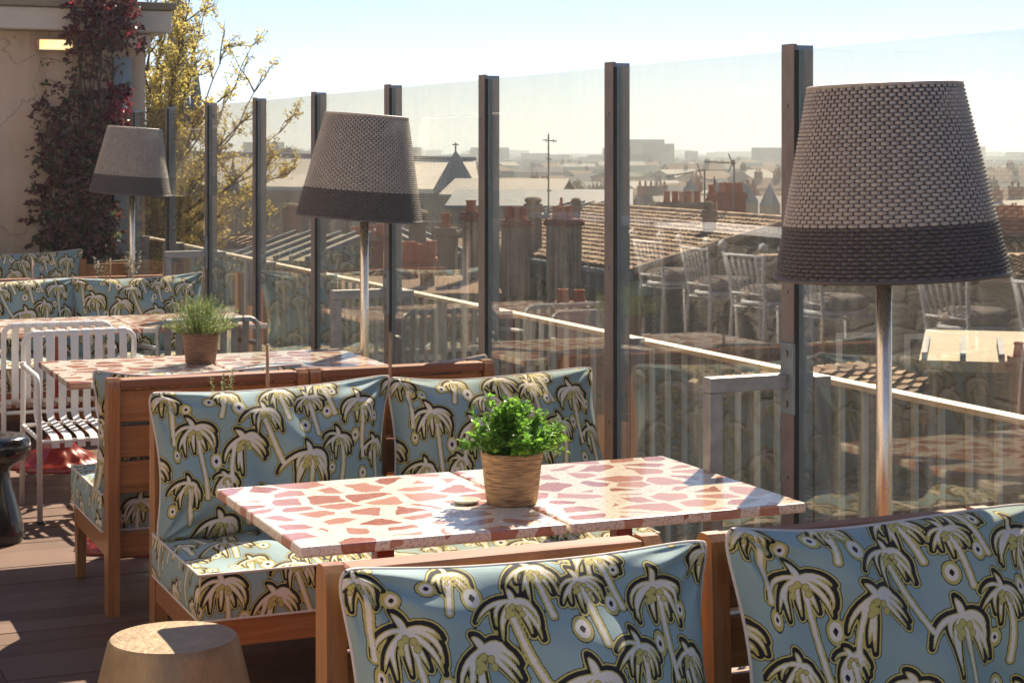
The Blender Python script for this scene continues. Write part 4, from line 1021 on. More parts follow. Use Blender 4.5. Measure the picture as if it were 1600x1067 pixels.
def gable(name, lb, px, D, Lpx, depth, yr, ye, rot=0, roofm='pale_roof', wallm='limestone', cat='house', group=None, rows=0, overh=.25, zb=GZ, windows=0, seed=0, wood_=None):
    """house whose ridge runs across the view (turned by rot); yr/ye image rows of ridge and front eave"""
    s = D/F; L = Lpx*s/2; c = CP(px, D, 0); ze, zr = zy(ye, D-depth/2), zy(yr, D)
    t = thing(name, lb, cat, (c.x, c.y, 0), -math.asin(SA)+R(rot), group); h = depth/2
    b = MB(); b.hexa([(-L, -h, zb), (L, -h, zb), (L, h, zb), (-L, h, zb), (-L, -h, ze-.05), (L, -h, ze-.05), (L, h, ze-.05), (-L, h, ze-.05)])
    for x in (-L+.1, L-.1): b.poly([(x, -h, ze-.051), (x, h, ze-.051), (x, 0, zr-.06)])
    b.build('wall', wallm, t)
    e = overh; k = (zr-ze)/h; b = MB()
    slab(b, [(-L-e, -h-e, ze-k*e), (L+e, -h-e, ze-k*e), (L+e, 0, zr), (-L-e, 0, zr)]); slab(b, [(L+e, h+e, ze-k*e), (-L-e, h+e, ze-k*e), (-L-e, .001, zr), (L+e, .001, zr)])
    if rows:
        for side in (-1, 1):
            O = Vector((-L-e, side*(h+e), ze-k*e+.005)) if side < 0 else Vector((L+e, h+e, ze-k*e+.005)); uu = Vector((2*(L+e)*(-side), 0, 0)); ww = Vector((0, -side*(h+e), zr-ze+k*e)); tiles(b, O, uu, ww, max(4, int(2*L/.21)), rows, seed)
            if side < 0 and D > 60: break
    elif roofm == 'corrugated':
        n = int(2*L/.34); rb2 = MB()
        for i in range(n+1):
            x = -L-e+.03+(2*L+2*e-.1)*i/n
            slab(rb2, [(x, -h-e-.01, ze-k*e+.09), (x+.06, -h-e-.01, ze-k*e+.09), (x+.06, 0, zr+.09), (x, 0, zr+.09)], .089)
    rfo = b.build('roof', 'roof_tile' if rows else roofm, t)
    if not rows and roofm == 'corrugated': rb2.build('standing_seams', 'slate', rfo)
    g = random.Random(seed+5); n = windows
    for i in range(n):
        x = -L+2*L*(i+.5)/n; zt = ze-.9-g.uniform(0, .3)
        f = rbox(x-.45, x+.45, -h-.04, -h+.01, zt-1.5, zt).build('window', 'cornice', t); q = rbox(x-.34, x+.34, -h-.05, -h-.041, zt-1.4, zt-.1).build('pane', 'window_dark', f)
    return t
def world_child(o):                         # a part built in world coordinates under a turned thing
    p = o.parent
    if p is not None: o.matrix_parent_inverse = p.matrix_world.inverted()

# --- the long tiled roof in the middle
def tiled_house():
    t = thing('tiled_house', 'house with long weathered clay tile roof, seen through the second and third panes from right', 'house', CW(3, 44, 0)); off = -Vector(t.location)
    u = Vector((-.35, .936)); L = 12.5
    def c3(X, D, z): return CW(X, D, z)+off
    Pe = (2.87, 43.0, -1.2); Pr = (6.87, 44.5, -.08)
    O = c3(*Pe); U = c3(Pe[0]+u[0]*L, Pe[1]+u[1]*L, -1.2)-O; Wv = c3(*Pr)-O
    b = MB(); slab(b, [O, O+Wv, O+Wv+U, O+U], .10); tiles(b, O+Vector((0, 0, .005)), U, Wv, 58, 15, 4)
    # far slope
    B2 = Vector(Wv); B2.z = -B2.z; slab(b, [O+Wv+B2, O+Wv+B2+U, O+Wv+U, O+Wv], .10)
    # ridge caps and verge tiles
    un = U.normalized(); tl = b._tl()
    for i in range(44):
        b.tube([O+Wv+un*(i*.285)+Vector((0, 0, .03)), O+Wv+un*(i*.285+.30)+Vector((0, 0, .05))], [.12, .10], 8, tone=rnd.random())
    wn_ = Wv.normalized()
    for i in range(13): b.tube([O+wn_*(i*.33)-un*.04+Vector((0, 0, .05)), O+wn_*(i*.33+.36)-un*.04+Vector((0, 0, .07))], [.10, .085], 8, tone=rnd.random()*.6+.4)
    b.build('roof', 'roof_tile', t)
    a, c_ = O+un*.15+wn_*.3, O+Wv+B2-wn_*.3+un*.15
    a2, c2 = O+U-un*.15+wn_*.3, O+Wv+B2+U-un*.15-wn_*.3
    def dn(p, z): return Vector((p.x, p.y, z))
    b = MB(); zt = -1.28
    b.hexa([dn(a, GZ), dn(c_, GZ), dn(c2, GZ), dn(a2, GZ), dn(a, zt), dn(c_, zt), dn(c2, zt), dn(a2, zt)])
    b.poly([dn(a, zt+.001), dn(c_, zt+.001), O+Wv+un*.15-Vector((0, 0, .12))])
    b.build('wall', 'house_stone', t)
    b = MB(); n_ = -Vector((wn_.x, wn_.y, 0)).normalized()
    b.tube([O+n_*.12-un*.1-Vector((0, 0, .10)), O+U+n_*.12-Vector((0, 0, .10))], .085, 12); b.build('gutter', 'zinc', t, True)
    b = MB(); q0 = O+n_*.02-Vector((0, 0, .22)); q1 = q0+U; w1 = -n_*.5
    b.hexa([q0-Vector((0, 0, .35)), q0-Vector((0, 0, .35))+w1, q1-Vector((0, 0, .35))+w1, q1-Vector((0, 0, .35)), q0, q0+w1, q1+w1, q1]); b.build('fascia', 'slate', t)
    for i in range(7):                      # windows and pilasters of the wall under the gutter
        s0 = a+un*(.9+1.7*i)+n_*.012
        b = MB(); h0 = [s0, s0+un*.62]; b.hexa([dn(h0[0], -4.4), dn(h0[1], -4.4), dn(h0[1], -4.4)-n_*.05, dn(h0[0], -4.4)-n_*.05, dn(h0[0], -2.3), dn(h0[1], -2.3), dn(h0[1], -2.3)-n_*.05, dn(h0[0], -2.3)-n_*.05]); b.build('window', 'window_dark', t)
        s0 = a+un*(.25+1.7*i); b = MB(); e_ = n_*.22; b.hexa([dn(s0, -9), dn(s0+un*.3, -9), dn(s0+un*.3+e_, -9), dn(s0+e_, -9), dn(s0, -1.75), dn(s0+un*.3, -1.75), dn(s0+un*.3+e_, -1.75), dn(s0+e_, -1.75)]); b.build('pilaster', 'limestone', t)
    return t
TH = tiled_house()
def stack(px, D, yt, yb, w, d, pots, lb, **k):
    t = thing('chimney_stack', lb, 'chimney', CP(px, D, 0)); o = chimney(t, px, D, yt, yb+60, w, d, pots, **k)
    o.parent = t; o.matrix_world = o.matrix_world; M_ = o.matrix_world.copy(); o.matrix_basis = Matrix.Translation(-Vector(t.location)) @ M_ if False else M_
    o.matrix_parent_inverse = Matrix.Translation(-Vector(t.location)); return t
stack(881, 42.5, 346, 418, 46, 34, [(-13, 20, 'p'), (-2, 19, 'p'), (9, 20, 'p')], 'tall pale rendered chimney stack in front of the long tiled roof', rot=24)
stack(877, 44.0, 338, 400, 9, 9, [(0, 26, 'f')], 'slender red finial pot behind the pale rendered stack', capm='terracotta', rot=10, potsize=.8)
stack(900, 46, 322, 400, 13, 14, [(0, 9, 'd')], 'narrow dark stone flue with round top beside the rendered stack', mat='limestone_dark', capm='limestone_dark')
stack(806, 41.0, 348, 402, 38, 30, [(-10, 21, 'p'), (1, 20, 'p'), (12, 19, 'p')], 'rendered chimney stack with three red pots right of the fourth post', rot=20)
stack(833, 50.0, 322, 352, 27, 24, [(0, 11, 'd')], 'dark weathered stone stack with rounded cap beside the aerial mast', mat='limestone_dark', capm='limestone_dark', potsize=1.9)
stack(737, 34, 336, 426, 24, 24, [(-1, 18, 'p')], 'single pot chimney stack left of the fourth post from right', rot=15)
stack(1066, 56.0, 319, 330, 80, 22, [(-24, 17, 'p'), (-11, 17, 'p'), (0, 16, 'p'), (10, 17, 'p'), (23, 17, 'p')], 'wide low dark stack with five red pots above the tiled roof ridge', mat='limestone_dark', capm='limestone_dark', rot=-4)
stack(1143, 50.0, 304, 342, 40, 26, [(-14, 15, 'p'), (-5, 15, 'p'), (4, 15, 'p'), (13, 15, 'p')], 'sunlit red brick stack with four orange pots', mat='brick_red', capm='brick_red', rot=5, potsize=1.1)
stack(1108, 46.0, 332, 395, 20, 16, [(0, 14, 'd')], 'dark square flue standing on the right of tiled roof', mat='limestone_dark', capm='limestone_dark')
stack(1112, 52.0, 310, 340, 12, 12, [(0, 18, 'p')], 'small single red pot flue between dark flue and brick stack', mat='brick_red', capm='brick_red')
stack(455, 45, 330, 400, 26, 22, [(0, 9, 'd')], 'weathered stone stack above the low ochre wall', mat='limestone_dark', capm='limestone_dark', rot=12, potsize=1.8)
stack(652, 40, 345, 420, 26, 22, [(0, 14, 'd')], 'dark domed stack right of the middle lamp shade', mat='limestone_dark', capm='limestone_dark', rot=8, potsize=1.9)
stack(697, 38, 360, 430, 34, 24, [(-1, 22, 'p')], 'sooty stack with one tall red pot under the turret', mat='limestone_dark', capm='limestone_dark', rot=-10)
stack(586, 42, 372, 430, 34, 26, [(-8, 16, 'p'), (8, 18, 'p')], 'brick stack with two red pots behind the middle lamp pole', mat='brick_red', capm='brick_red', rot=10)
stack(560, 44, 372, 430, 26, 22, [(-6, 14, 'p'), (6, 14, 'p')], 'darker brick stack left of the middle lamp pole', mat='brick_red', capm='brick_red', rot=-8)
stack(668, 33, 402, 440, 22, 18, [(-6, 15, 'p'), (6, 20, 'p')], 'low pair of orange pots above the mirrored pillow', mat='brick_red', capm='terracotta', rot=0)
stack(640, 35, 400, 440, 28, 18, [(-8, 17, 'p'), (0, 18, 'p'), (8, 15, 'p')], 'low row of three orange pots right of middle lamp pole', mat='brick_red', capm='terracotta', rot=0)
stack(892, 24, 478, 520, 46, 14, [(-12, 19, 'p'), (13, 18, 'p')], 'low pair of red pots under the gutter, behind the handrail', mat='brick_red', capm='terracotta_dark', potsize=.7)
stack(1580, 46, 345, 372, 54, 22, [(-18, 20, 'p'), (-8, 20, 'p'), (3, 21, 'p'), (14, 20, 'p')], 'row of red pots right of the nearest lamp shade', mat='brick_red', capm='terracotta_dark')
stack(1592, 20, 565, 660, 24, 20, [(0, 22, 'p')], 'single red pot stack at the right edge below the yellow roof', mat='terracotta_dark', capm='terracotta_dark', potsize=.55)

# --- further houses, nearest first
gable('tiled_house', 'tiled house with red roof at the right picture edge', 1640, 48, 250, 9, 352, 398, rot=-8, wallm='house_stone', rows=22, seed=3, windows=2)
gable('metal_roof_house', 'low house with ribbed cream metal roof, lower right', 1560, 22, 205, 3.4, 538, 565, rot=-14, roofm='corrugated', wallm='house_stone', overh=.1)
gable('metal_roof_house', 'house with pale ribbed metal roof panels above tiled roof, right of brick stack', 1195, 53, 110, 4.5, 340, 366, rot=-20, roofm='corrugated', wallm='house_stone', overh=.1)
gable('metal_roof_house', 'small house with pale green ribbed roof left of third post', 935, 60, 85, 4.5, 318, 336, rot=-35, roofm='corrugated', wallm='limestone', overh=.1)
gable('metal_roof_house', 'house with pale grey ribbed metal roof left of middle lamp pole', 520, 42, 120, 5.5, 366, 405, rot=-24, roofm='corrugated', wallm='limestone', overh=.15)
gable('metal_roof_house', 'house with pale sloping roof right of the middle lamp pole', 600, 47, 90, 5, 360, 396, rot=32, roofm='corrugated', wallm='limestone', overh=.15)
gable('tiled_house', 'low tiled roof behind the railing below nearest lamp shade', 1325, 24, 100, 4, 585, 660, rot=42, wallm='house_stone', rows=13, seed=9)
gable('stone_house', 'ochre stone house below the yellow leafed tree', 420, 44, 150, 5, 374, 400, rot=38, wallm='limestone', rows=12, windows=3, seed=2)
gable('stone_house', 'stone house with small windows left of the rendered stacks', 700, 48, 150, 5, 372, 396, rot=-6, roofm='far_roof', wallm='limestone', windows=4, seed=4)
gable('stone_house', 'tall rubble stone house behind the nearest lamp pole', 1440, 36, 400, 5, 405, 430, rot=4, rows=14, wallm='house_stone', windows=4, seed=6)
gable('stone_house', 'stone house with dark windows below the fourth post', 640, 34, 230, 4, 438, 456, rot=3, roofm='far_roof', wallm='limestone', windows=4, seed=7)
# fine ribs on the metal roofs
# --- aerials
def aerial(px, D, y0, y1, arms, lb):
    c = CP(px, D, 0); t = thing('aerial', lb, 'tv aerial', c, -math.asin(SA)); s = D/F
    MB().tube([(0, 0, zy(y1, D)), (0, 0, zy(y0, D))], .022, 6).build('mast', 'antenna_metal', t)
    for (xa, ya, xb, yb, n) in arms:
        b = MB(); A_ = Vector(((xa-px)*s, 0, zy(ya, D))); B_ = Vector(((xb-px)*s, 0, zy(yb, D))); b.tube([A_, B_], .014, 5)
        for i in range(n):
            q = A_.lerp(B_, (i+.5)/n); b.tube([q-Vector((0, .22, 0)), q+Vector((0, .22, 0))], .007, 4)
            b.tube([q-Vector((0, 0, .05)), q+Vector((0, 0, .05))], .007, 4)
        b.build('arm', 'antenna_metal', t)
    return t
aerial(857, 46, 209, 352, [(848, 219, 870, 221, 2), (853, 248, 862, 249, 1), (845, 277, 858, 277, 2), (854, 298, 862, 298, 1)], 'tall thin television mast left of the rendered stack')
aerial(1101, 50, 265, 338, [(1041, 276, 1101, 266, 12), (1089, 255, 1097, 280, 3)], 'television aerial with long comb arm above the five pots')
aerial(1147, 49, 250, 330, [(1100, 253, 1150, 255, 10), (1138, 240, 1147, 262, 3), (1139, 268, 1146, 250, 3)], 'television aerial with crossed arms above the brick stack')
aerial(1116, 52, 276, 340, [(1108, 300, 1120, 299, 3)], 'short aerial mast between two taller aerials')

# --- church with long pale roof and pointed turret
def church():
    o = CP(520, 120, 0); t = thing('church', 'long church with pale slate roof behind the middle lamp shade', 'church', o); off = -Vector(o)
    P = lambda px, py, D: W(px, py, D)+off
    rl_, rr_ = P(285, 240, 140), P(742, 250, 112); el, er = P(275, 289, 131), P(752, 297, 103)
    bl_ = rl_*2-el; br = rr_*2-er; bl_.z = el.z; br.z = er.z
    b = MB(); slab(b, [el, er, rr_, rl_], .25); slab(b, [br, bl_, rl_, rr_], .25); simple('church_slate', (.58, .55, .48), .8, 0, .12, .5); b.build('roof', 'church_slate', t)
    MB().tube([rl_+Vector((0, 0, .05)), rr_+Vector((0, 0, .05))], .14, 8).build('ridge_cap', 'slate', t)
    d = (er-el).normalized(); n_ = Vector((d.y, -d.x, 0)).normalized(); n_ = n_ if n_.dot(CW(0, -1, 0)) > 0 else -n_
    q = [el-n_*.5, er-n_*.5, br+n_*.5, bl_+n_*.5]
    b = MB(); b.hexa([Vector((p.x, p.y, GZ)) for p in q]+[Vector((p.x, p.y, p.z-.3)) for p in q]); b.build('wall', 'limestone', t)
    b = MB(); b.hexa([el+n_*.15-Vector((0, 0, .85)), er+n_*.15-Vector((0, 0, .85)), er-n_*.4-Vector((0, 0, .85)), el-n_*.4-Vector((0, 0, .85)), el+n_*.15-Vector((0, 0, .27)), er+n_*.15-Vector((0, 0, .27)), er-n_*.4-Vector((0, 0, .27)), el-n_*.4-Vector((0, 0, .27))]); b.build('cornice', 'limestone_dark', t)
    L = (er-el).length; k = 0; s = 2.0
    while s < L-1:
        c = el+d*s-n_*.46; pts = []
        w, zt, zb2 = .62, -1.75, -4.2
        pr_ = [(-w, zb2), (w, zb2), (w, zt-.5), (w*.75, zt-.15), (0, zt+.25), (-w*.75, zt-.15), (-w, zt-.5)]
        b = MB(); f0 = [b.bm.verts.new(Vector((c.x, c.y, 0))+d*x+n_*.0+Vector((0, 0, z-c.z*0))) for x, z in pr_]; f1 = [b.bm.verts.new(v.co-n_*.1) for v in f0]
        b.bm.faces.new(f0); b.bm.faces.new(f1[::-1])
        for i in range(7): b.bm.faces.new((f0[i], f0[(i+1) % 7], f1[(i+1) % 7], f1[i]))
        b.build('window', 'window_dark', t)
        e = el+d*(s+1.25)-n_*.45; b = MB(); x0 = Vector((e.x, e.y, 0)); b.hexa([x0+Vector((0, 0, GZ)), x0+d*.5+Vector((0, 0, GZ)), x0+d*.5+n_*.8+Vector((0, 0, GZ)), x0+n_*.8+Vector((0, 0, GZ)), x0+Vector((0, 0, -2)), x0+d*.5+Vector((0, 0, -2)), x0+d*.5+n_*.8+Vector((0, 0, -2.9)), x0+n_*.8+Vector((0, 0, -2.9))]); b.build('buttress', 'limestone', t)
        s += 2.5
    return t
church()
def pyramid(name, lb, px, D, ya, yb, wpx, roofm, wallm, rot=30, cat='tower', fin=True, base_to=GZ, n=4, group=None, body=1.):
    s = D/F; c = CP(px, D, 0); t = thing(name, lb, cat, c, -math.asin(SA)+R(rot), group); r = wpx*s/2; za, zb = zy(ya, D), zy(yb, D)
    b = MB(); ring = [b.bm.verts.new((r*math.cos(2*math.pi*(k+.5)/n), r*math.sin(2*math.pi*(k+.5)/n), zb)) for k in range(n)]; a = b.bm.verts.new((0, 0, za))
    for k in range(n): b.bm.faces.new((ring[k], ring[(k+1) % n], a))
    b.bm.faces.new(ring[::-1]); b.build('roof', roofm, t)
    MB().lathe([(r*.93*body, base_to), (r*.93*body, zb-.005)], n).build('wall', wallm, t).rotation_euler.z = math.pi/n
    if fin:
        b = MB(); h = 11*s; b.tube([(0, 0, za-.1), (0, 0, za+h)], .05*D/110, 5); b.tube([(-.2*D/110, 0, za+h*.7), (.2*D/110, 0, za+h*.7)], .04*D/110, 5); b.build('finial', 'antenna_metal', t)
    return t
pyramid('church_turret', 'pointed slate roofed turret at the right end of the church', 712, 104, 234, 299, 82, 'slate', 'limestone', rot=22)
pyramid('slate_turret', 'leftmost dark slate pyramid roof beyond the tiled roof', 1079, 150, 280, 305, 34, 'slate', 'limestone', fin=False)
pyramid('slate_turret', 'grey slate pyramid roof just right of the brick stack', 1165, 140, 286, 315, 42, 'slate', 'limestone', fin=False)
pyramid('slate_turret', 'slate pyramid roof just left of the nearest full post', 1203, 130, 285, 322, 36, 'slate', 'limestone', fin=False, n=8)
pyramid('slate_turret', 'half hidden slate pyramid roof left of the brick stack', 1118, 150, 281, 305, 30, 'slate', 'limestone', fin=False)
pyramid('stone_pinnacle', 'small gothic stone pinnacle in front of the church roof', 364, 95, 247, 296, 24, 'limestone_dark', 'limestone_dark', n=8)
sp = pyramid('church_spire', 'tall gothic stone spire behind the yellow leafed tree', 276, 70, -150, 175, 44, 'limestone_dark', 'limestone_dark', rot=0, n=8, cat='spire', body=1.15)
b = MB(); s = 70/F
for a in range(8):                           # crockets and corner pinnacles
    an = 2*math.pi*(a+.5)/8
    for k in range(10):
        f = k/10; r = 22*s*(1-f); z = zy(175, 70)+(zy(-150, 70)-zy(175, 70))*f; b.box(r*math.cos(an)-.09, r*math.cos(an)+.09, r*math.sin(an)-.09, r*math.sin(an)+.09, z, z+.2)
    if a % 2 == 0: MB().lathe([(.22, 0), (.22, 1.2), (.01, 2.6)], 6, c=(.75*math.cos(an), .75*math.sin(an), zy(200, 70))).build('pinnacle', 'limestone_dark', sp)
b.build('carved_ornament', 'limestone_dark', sp)
for k in range(4):
    an = -math.pi/2+math.pi/2*k; f = rbox(-.16, .16, -.72, -.66, zy(320, 70), zy(235, 70)).build('window', 'window_dark', sp); f.rotation_euler.z = math.pi/2*k
gable('large_hall', 'large hall with broad pale roof behind the aerial mast', 800, 100, 165, 12, 279, 303, rot=-6, roofm='pale_roof', wallm='limestone', cat='building', windows=6)
gable('large_hall', 'grey roofed building below the broad pale roof', 850, 78, 260, 8, 296, 320, rot=-4, roofm='slate', wallm='limestone', cat='building', windows=7, seed=3)

# --- roofscape
g = random.Random(21); hn = 0
roofs = ['far_roof', 'far_roof', 'far_grey', 'far_roof', 'far_grey', 'pale_roof', 'far_roof']
SH = {}
for i in range(270):
    D = 64*(1.0088**i)*g.uniform(.95, 1.05); px = g.uniform(380, 1620)
    if D < 130 and 300 < px < 760: continue
    c = CP(px, D, 0); Lh = g.uniform(2.4, 5.5)*(1+D/1500); dp = g.uniform(2.2, 3.6); zr = g.uniform(-4.2, -2.0)-(D < 90)*.6+(D > 300)*g.uniform(0, 1.5); ze = zr-g.uniform(.8, 1.5); rot = g.uniform(-40, 40)
    t = thing('distant_house', 'pale walled house with pitched roof in the hazy roofscape', 'house', (c.x, c.y, 0), R(rot), 'houses of the hazy roofscape')
    b = MB(); b.hexa([(-Lh, -dp, GZ), (Lh, -dp, GZ), (Lh, dp, GZ), (-Lh, dp, GZ), (-Lh, -dp, ze), (Lh, -dp, ze), (Lh, dp, ze), (-Lh, dp, ze)])
    for x in (-Lh+.05, Lh-.05): b.poly([(x, -dp, ze+.001), (x, dp, ze+.001), (x, 0, zr-.02)])
    b.build('wall', g.choice(('far_wall', 'far_wall', 'limestone', 'stucco')), t)
    b = MB(); slab(b, [(-Lh-.2, -dp-.2, ze-.04), (Lh+.2, -dp-.2, ze-.04), (Lh+.2, 0, zr), (-Lh-.2, 0, zr)]); slab(b, [(Lh+.2, dp+.2, ze-.04), (-Lh-.2, dp+.2, ze-.04), (-Lh-.2, .001, zr), (Lh+.2, .001, zr)])
    rf = b.build('roof', g.choice(roofs), t)
    for k in range(g.randint(0, 2)):
        x = g.uniform(-Lh*.8, Lh*.8); b = rbox(x-.5, x+.5, -.25, .25, zr-.5, zr+.7); b.box(x-.55, x+.55, -.3, .3, zr+.701, zr+.8); 
        for q in range(2): b.lathe([(.12, 0), (.09, .45)], 8, c=(x-.25+.5*q, 0, zr+.801))
        b.build('chimney', g.choice(('brick_red', 'limestone_dark')), rf)
# far city read as one mass, and a few tower blocks on the skyline
b = MB()
for i in range(2600):
    D = 600+1900*g.random()**1.3; px = g.uniform(-300, 1900); c = CP(px, D, 0); w = g.uniform(2.5, 8); d = g.uniform(4, 9); h = g.uniform(6, 12)+(g.random() < .05)*g.uniform(3, 8)
    b.box(-w, w, -d, d, GZ, GZ+h, mat=Matrix.Translation((c.x, c.y, 0)) @ Matrix.Rotation(g.uniform(-.7, .7), 4, 'Z'))
tag(b.build('distant_city', 'far_grey'), 'low hazy mass of far city blocks along the horizon', 'city', kind='stuff')
b = MB()
for i in range(1500):
    D = 330+2000*g.random()**1.2; px = g.uniform(-200, 1800); c = CP(px, D, 0); r = g.uniform(4, 11); h = g.uniform(5, 12)
    b.lathe([(r, 0), (r*1.1, h*.4), (r*.8, h*.75), (r*.3, h)], 7, c=(c.x, c.y, GZ), sx=g.uniform(.8, 1.8), wob=.25, capb=False)
simple('far_green', (.075, .095, .045), 1, 0, .4, .4, spec=0); tag(b.build('distant_woods', 'far_green'), 'hazy mass of trees between the far city blocks', 'woods', kind='stuff')
t = NT('hazy_tower'); M['hazy_tower'] = t.pbr((.30, .30, .28), .8)
for px, yt, w, D, lb in ((870, 254, 12, 1700, 'small square tower block right of the aerial mast'), (902, 260, 24, 2100, 'broad low tower block on the hazy skyline'), (940, 253, 16, 1450, 'tower block on the skyline just left of the third post'), (1546, 270, 8, 900, 'narrow tower right of the nearest lamp shade'), (830, 262, 26, 1600, 'low block on the skyline left of the mast'), (1286, 262, 14, 1300, 'far block hidden by the nearest lamp shade')):
    c = CP(px, D, 0); tt = thing('tower_block', lb, 'tower block', (c.x, c.y, 0), -math.asin(SA)+.2); s = D/F*w/2
    rbox(-s, s, -s*.6, s*.6, GZ, zy(yt, D)).build('wall', 'hazy_tower', tt); rbox(-s*.4, s*.3, -s*.3, s*.3, zy(yt, D)+.01, zy(yt, D)+1.6).build('rooftop_plant', 'hazy_tower', tt)

def leaf_cloud(b, c, rx, rz, n, size, g, dens=None):
    for i in range(n):
        v = Vector((g.gauss(0, 1), g.gauss(0, 1), g.gauss(0, 1))); v.normalize(); rr = g.random()**.4*(1+.35*mnoise.noise(v*2.2+c)); p = c+Vector((v.x*rx*rr, v.y*rx*rr, v.z*rz*rr))
        L = g.uniform(.6, 1.3)*size; b.leaf(p, (g.uniform(-1, 1), g.uniform(-1, 1), g.uniform(-1, 1)), (g.uniform(-1, 1), g.uniform(-1, 1), 1), L, L*.8, g.random())
def far_tree(px, D, yt, yb, wpx, lb, n=420):
    s = D/F; c = CP(px, D, 0); t = thing('bushy_tree', lb, 'tree', (c.x, c.y, 0)); b = MB(); g2 = random.Random(px); zt, zb2 = zy(yt, D), zy(yb, D); r = wpx*s/2
    for k in range(7): leaf_cloud(b, Vector((g2.uniform(-.6, .6)*r, g2.uniform(-.4, .4)*r, g2.uniform(zb2, zt-.3*(zt-zb2)))), r*.5, (zt-zb2)*.42, n//7, s*4.2, g2)
    b.build('crown', 'far_foliage', t); MB().tube([(0, 0, GZ), (0, 0, zb2), (.1*r, 0, zb2+(zt-zb2)*.5)], [.3, .2, .05], 8).build('trunk', 'bark', t)
far_tree(898, 210, 284, 312, 60, 'yellow green tree crown right of the broad pale roof', 900)
far_tree(930, 200, 286, 314, 40, 'yellow green tree crown touching the third post from right', 700)
far_tree(1040, 420, 278, 296, 50, 'hazy round tree beyond the leftmost slate pyramid')
far_tree(985, 600, 266, 282, 60, 'faint hazy trees right of the third post')
far_tree(735, 260, 252, 272, 40, 'faint tree crown right of the church turret')
far_tree(445, 250, 229, 246, 50, 'hazy tree crown rising over the church ridge, left of middle lamp')
proto_tree = bpy.data.objects['bushy_tree']
for k in range(34):
    D = g.uniform(110, 520); px = g.uniform(395, 1600)
    if D < 160 and px < 760: continue
    c = CP(px, D, 0); q = copy_tree(proto_tree, (c.x, c.y, g.uniform(-5.5, -2.5)), g.uniform(0, 6), 'bushy green tree among the roofs of the hazy city', 'trees scattered through the roofscape'); sc_k = g.uniform(.6, 1.3); q.scale = (sc_k, sc_k, 1)
far_tree(1590, 500, 268, 290, 60, 'hazy tree crowns at the right picture edge')

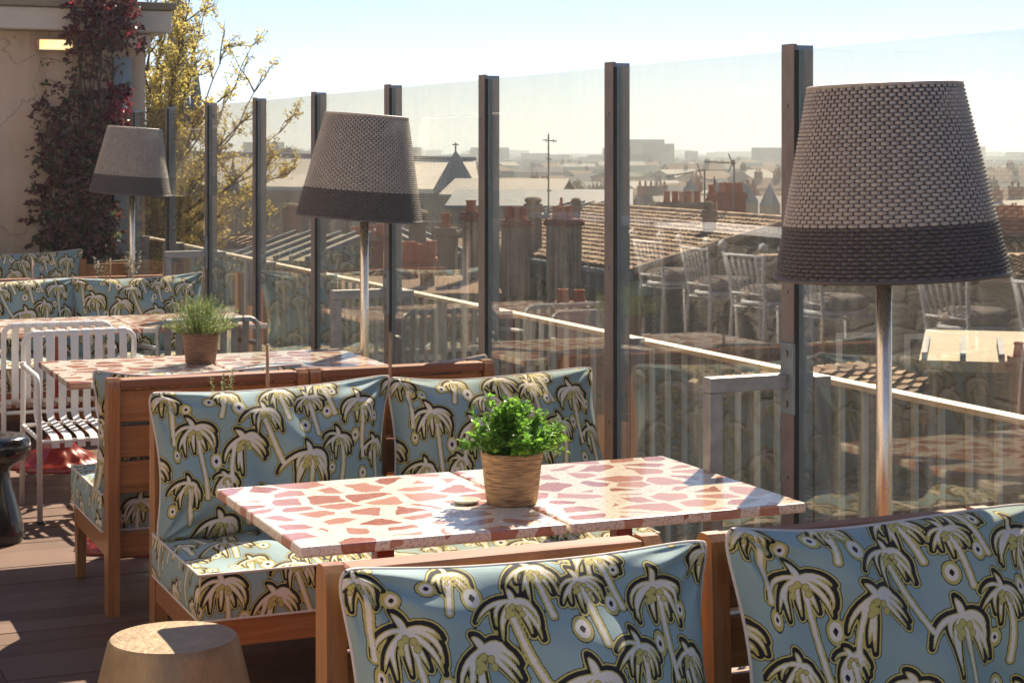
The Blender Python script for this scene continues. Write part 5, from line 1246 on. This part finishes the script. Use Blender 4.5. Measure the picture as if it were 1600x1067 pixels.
# --- tree with fresh yellow leaves beside the wall
def yellow_tree():
    g = random.Random(33); base = W(215, 760, 20); t = thing('spring_tree', 'slender tree with sparse fresh yellow green leaves beyond the beige wall', 'tree', (base.x, base.y, 0)); o = Vector((base.x, base.y, 0))
    tk = MB(); lv = MB(); br = MB()
    P = lambda px, py, D=20.: W(px, py, D)-o
    tk.tube([Vector((0, 0, GZ)), P(215, 900), P(222, 600), P(232, 430, 20.2)], [.22, .16, .13, .10], 10); tk.build('trunk', 'bark', t, True)
    tips = [(410, 118, 19.4), (462, 262, 20.5), (395, 70, 20.6), (352, 72, 20), (318, 25, 20.5), (296, 2, 20), (268, -20, 20.6), (240, -60, 20.2), (225, 60, 19.7), (250, 90, 20.8), (300, 120, 20.3), (340, 160, 19.7), (375, 190, 20.7), (430, 250, 19.8), (400, 300, 20.4), (350, 330, 20), (300, 350, 20.6), (255, 250, 20), (235, 180, 19.6), (262, 20, 20.4), (445, 190, 20), (230, 330, 20), (270, 400, 20.2), (330, 260, 20.6), (280, 60, 19.8), (385, 360, 20.2), (300, 410, 19.8), (215, 250, 20.3), (245, 300, 20.9), (310, 200, 20.9), (210, 420, 20.1), (250, 430, 20.5), (285, 300, 19.5)]
    def twig(p0, d, L, lev):
        pts = [p0]; p = Vector(p0); dd = Vector(d).normalized(); n = 5
        for k in range(n):
            dd = (dd+Vector((g.gauss(0, .16), g.gauss(0, .16), g.gauss(.05, .12)))).normalized(); p = p+dd*L/n; pts.append(Vector(p))
        br.tube(pts, [.007*(1-.8*k/n)*(1.4 if lev == 0 else .8) for k in range(n+1)], 4, cap=False)
        for k in range(1, n+1):
            for q in range(2 if lev else 1):
                if g.random() < .85:
                    for m in range(g.choice((1, 2, 3))):
                        Lf = g.uniform(.022, .042); lv.leaf(pts[k]+Vector((g.gauss(0, .02), g.gauss(0, .02), g.gauss(0, .02))), (g.uniform(-1, 1), g.uniform(-1, 1), g.uniform(-.6, 1)), (g.uniform(-1, 1), g.uniform(-1, 1), g.uniform(-1, 1)), Lf, Lf*.75, min(1, max(0, g.gauss(.55, .3))))
            if lev < 1 and g.random() < .75: twig(pts[k], dd+Vector((g.gauss(0, .6), g.gauss(0, .6), g.gauss(.1, .5))), L*.55, lev+1)
    for (px, py, D) in tips:
        s0 = P(232+g.uniform(-8, 8), 430-g.uniform(-20, 90)*(py < 300), 20.2); e = P(px, py, D); mid = s0.lerp(e, .5)+Vector((g.gauss(0, .12), g.gauss(0, .12), -.10*(e-s0).length*(.6 if px > 330 else .1)))
        n = 12; pts = [s0*(1-f)**2+mid*2*f*(1-f)+e*f*f for f in [k/n for k in range(n+1)]]
        for q in pts[1:-1]: q += Vector((g.gauss(0, .018), g.gauss(0, .018), g.gauss(0, .018)))
        br.tube(pts, [(.020 if px > 330 else .028)*(1-.82*k/n) for k in range(n+1)], 6, cap=False)
        for k in range(3, n+1):
            f = k/n; cnt = 2 if px > 330 else 3
            for q in range(cnt):
                if g.random() < (.45 if px > 330 else .62): twig(pts[k], (pts[k]-pts[k-1]).normalized()*1.0+Vector((g.gauss(0, .6), g.gauss(0, .6), g.gauss(.25, .5))), g.uniform(.16, .42), 0)
    br.build('branches', 'bark', t, True); lv.build('crown', 'tree_leaf', t)
yellow_tree()

# ------------------------------------------------------------------ haze over the city
t = NT('haze_air'); pv = t.n('VolumePrincipled'); pv.inputs['Color'].default_value = (.78, .89, .97, 1); pv.inputs['Density'].default_value = HAZE if 'HAZE' in globals() else .0007
pv.inputs['Anisotropy'].default_value = .3; t.l(pv.outputs[0], t.out.inputs['Volume']); M['haze_air'] = t.m
tag(rbox(-1500, 2600, -40, 3200, GZ-1, 26).build('haze', 'haze_air'), kind='stuff'); bpy.data.objects['haze']['label'] = 'pale haze lying over the city'; bpy.data.objects['haze']['category'] = 'haze'
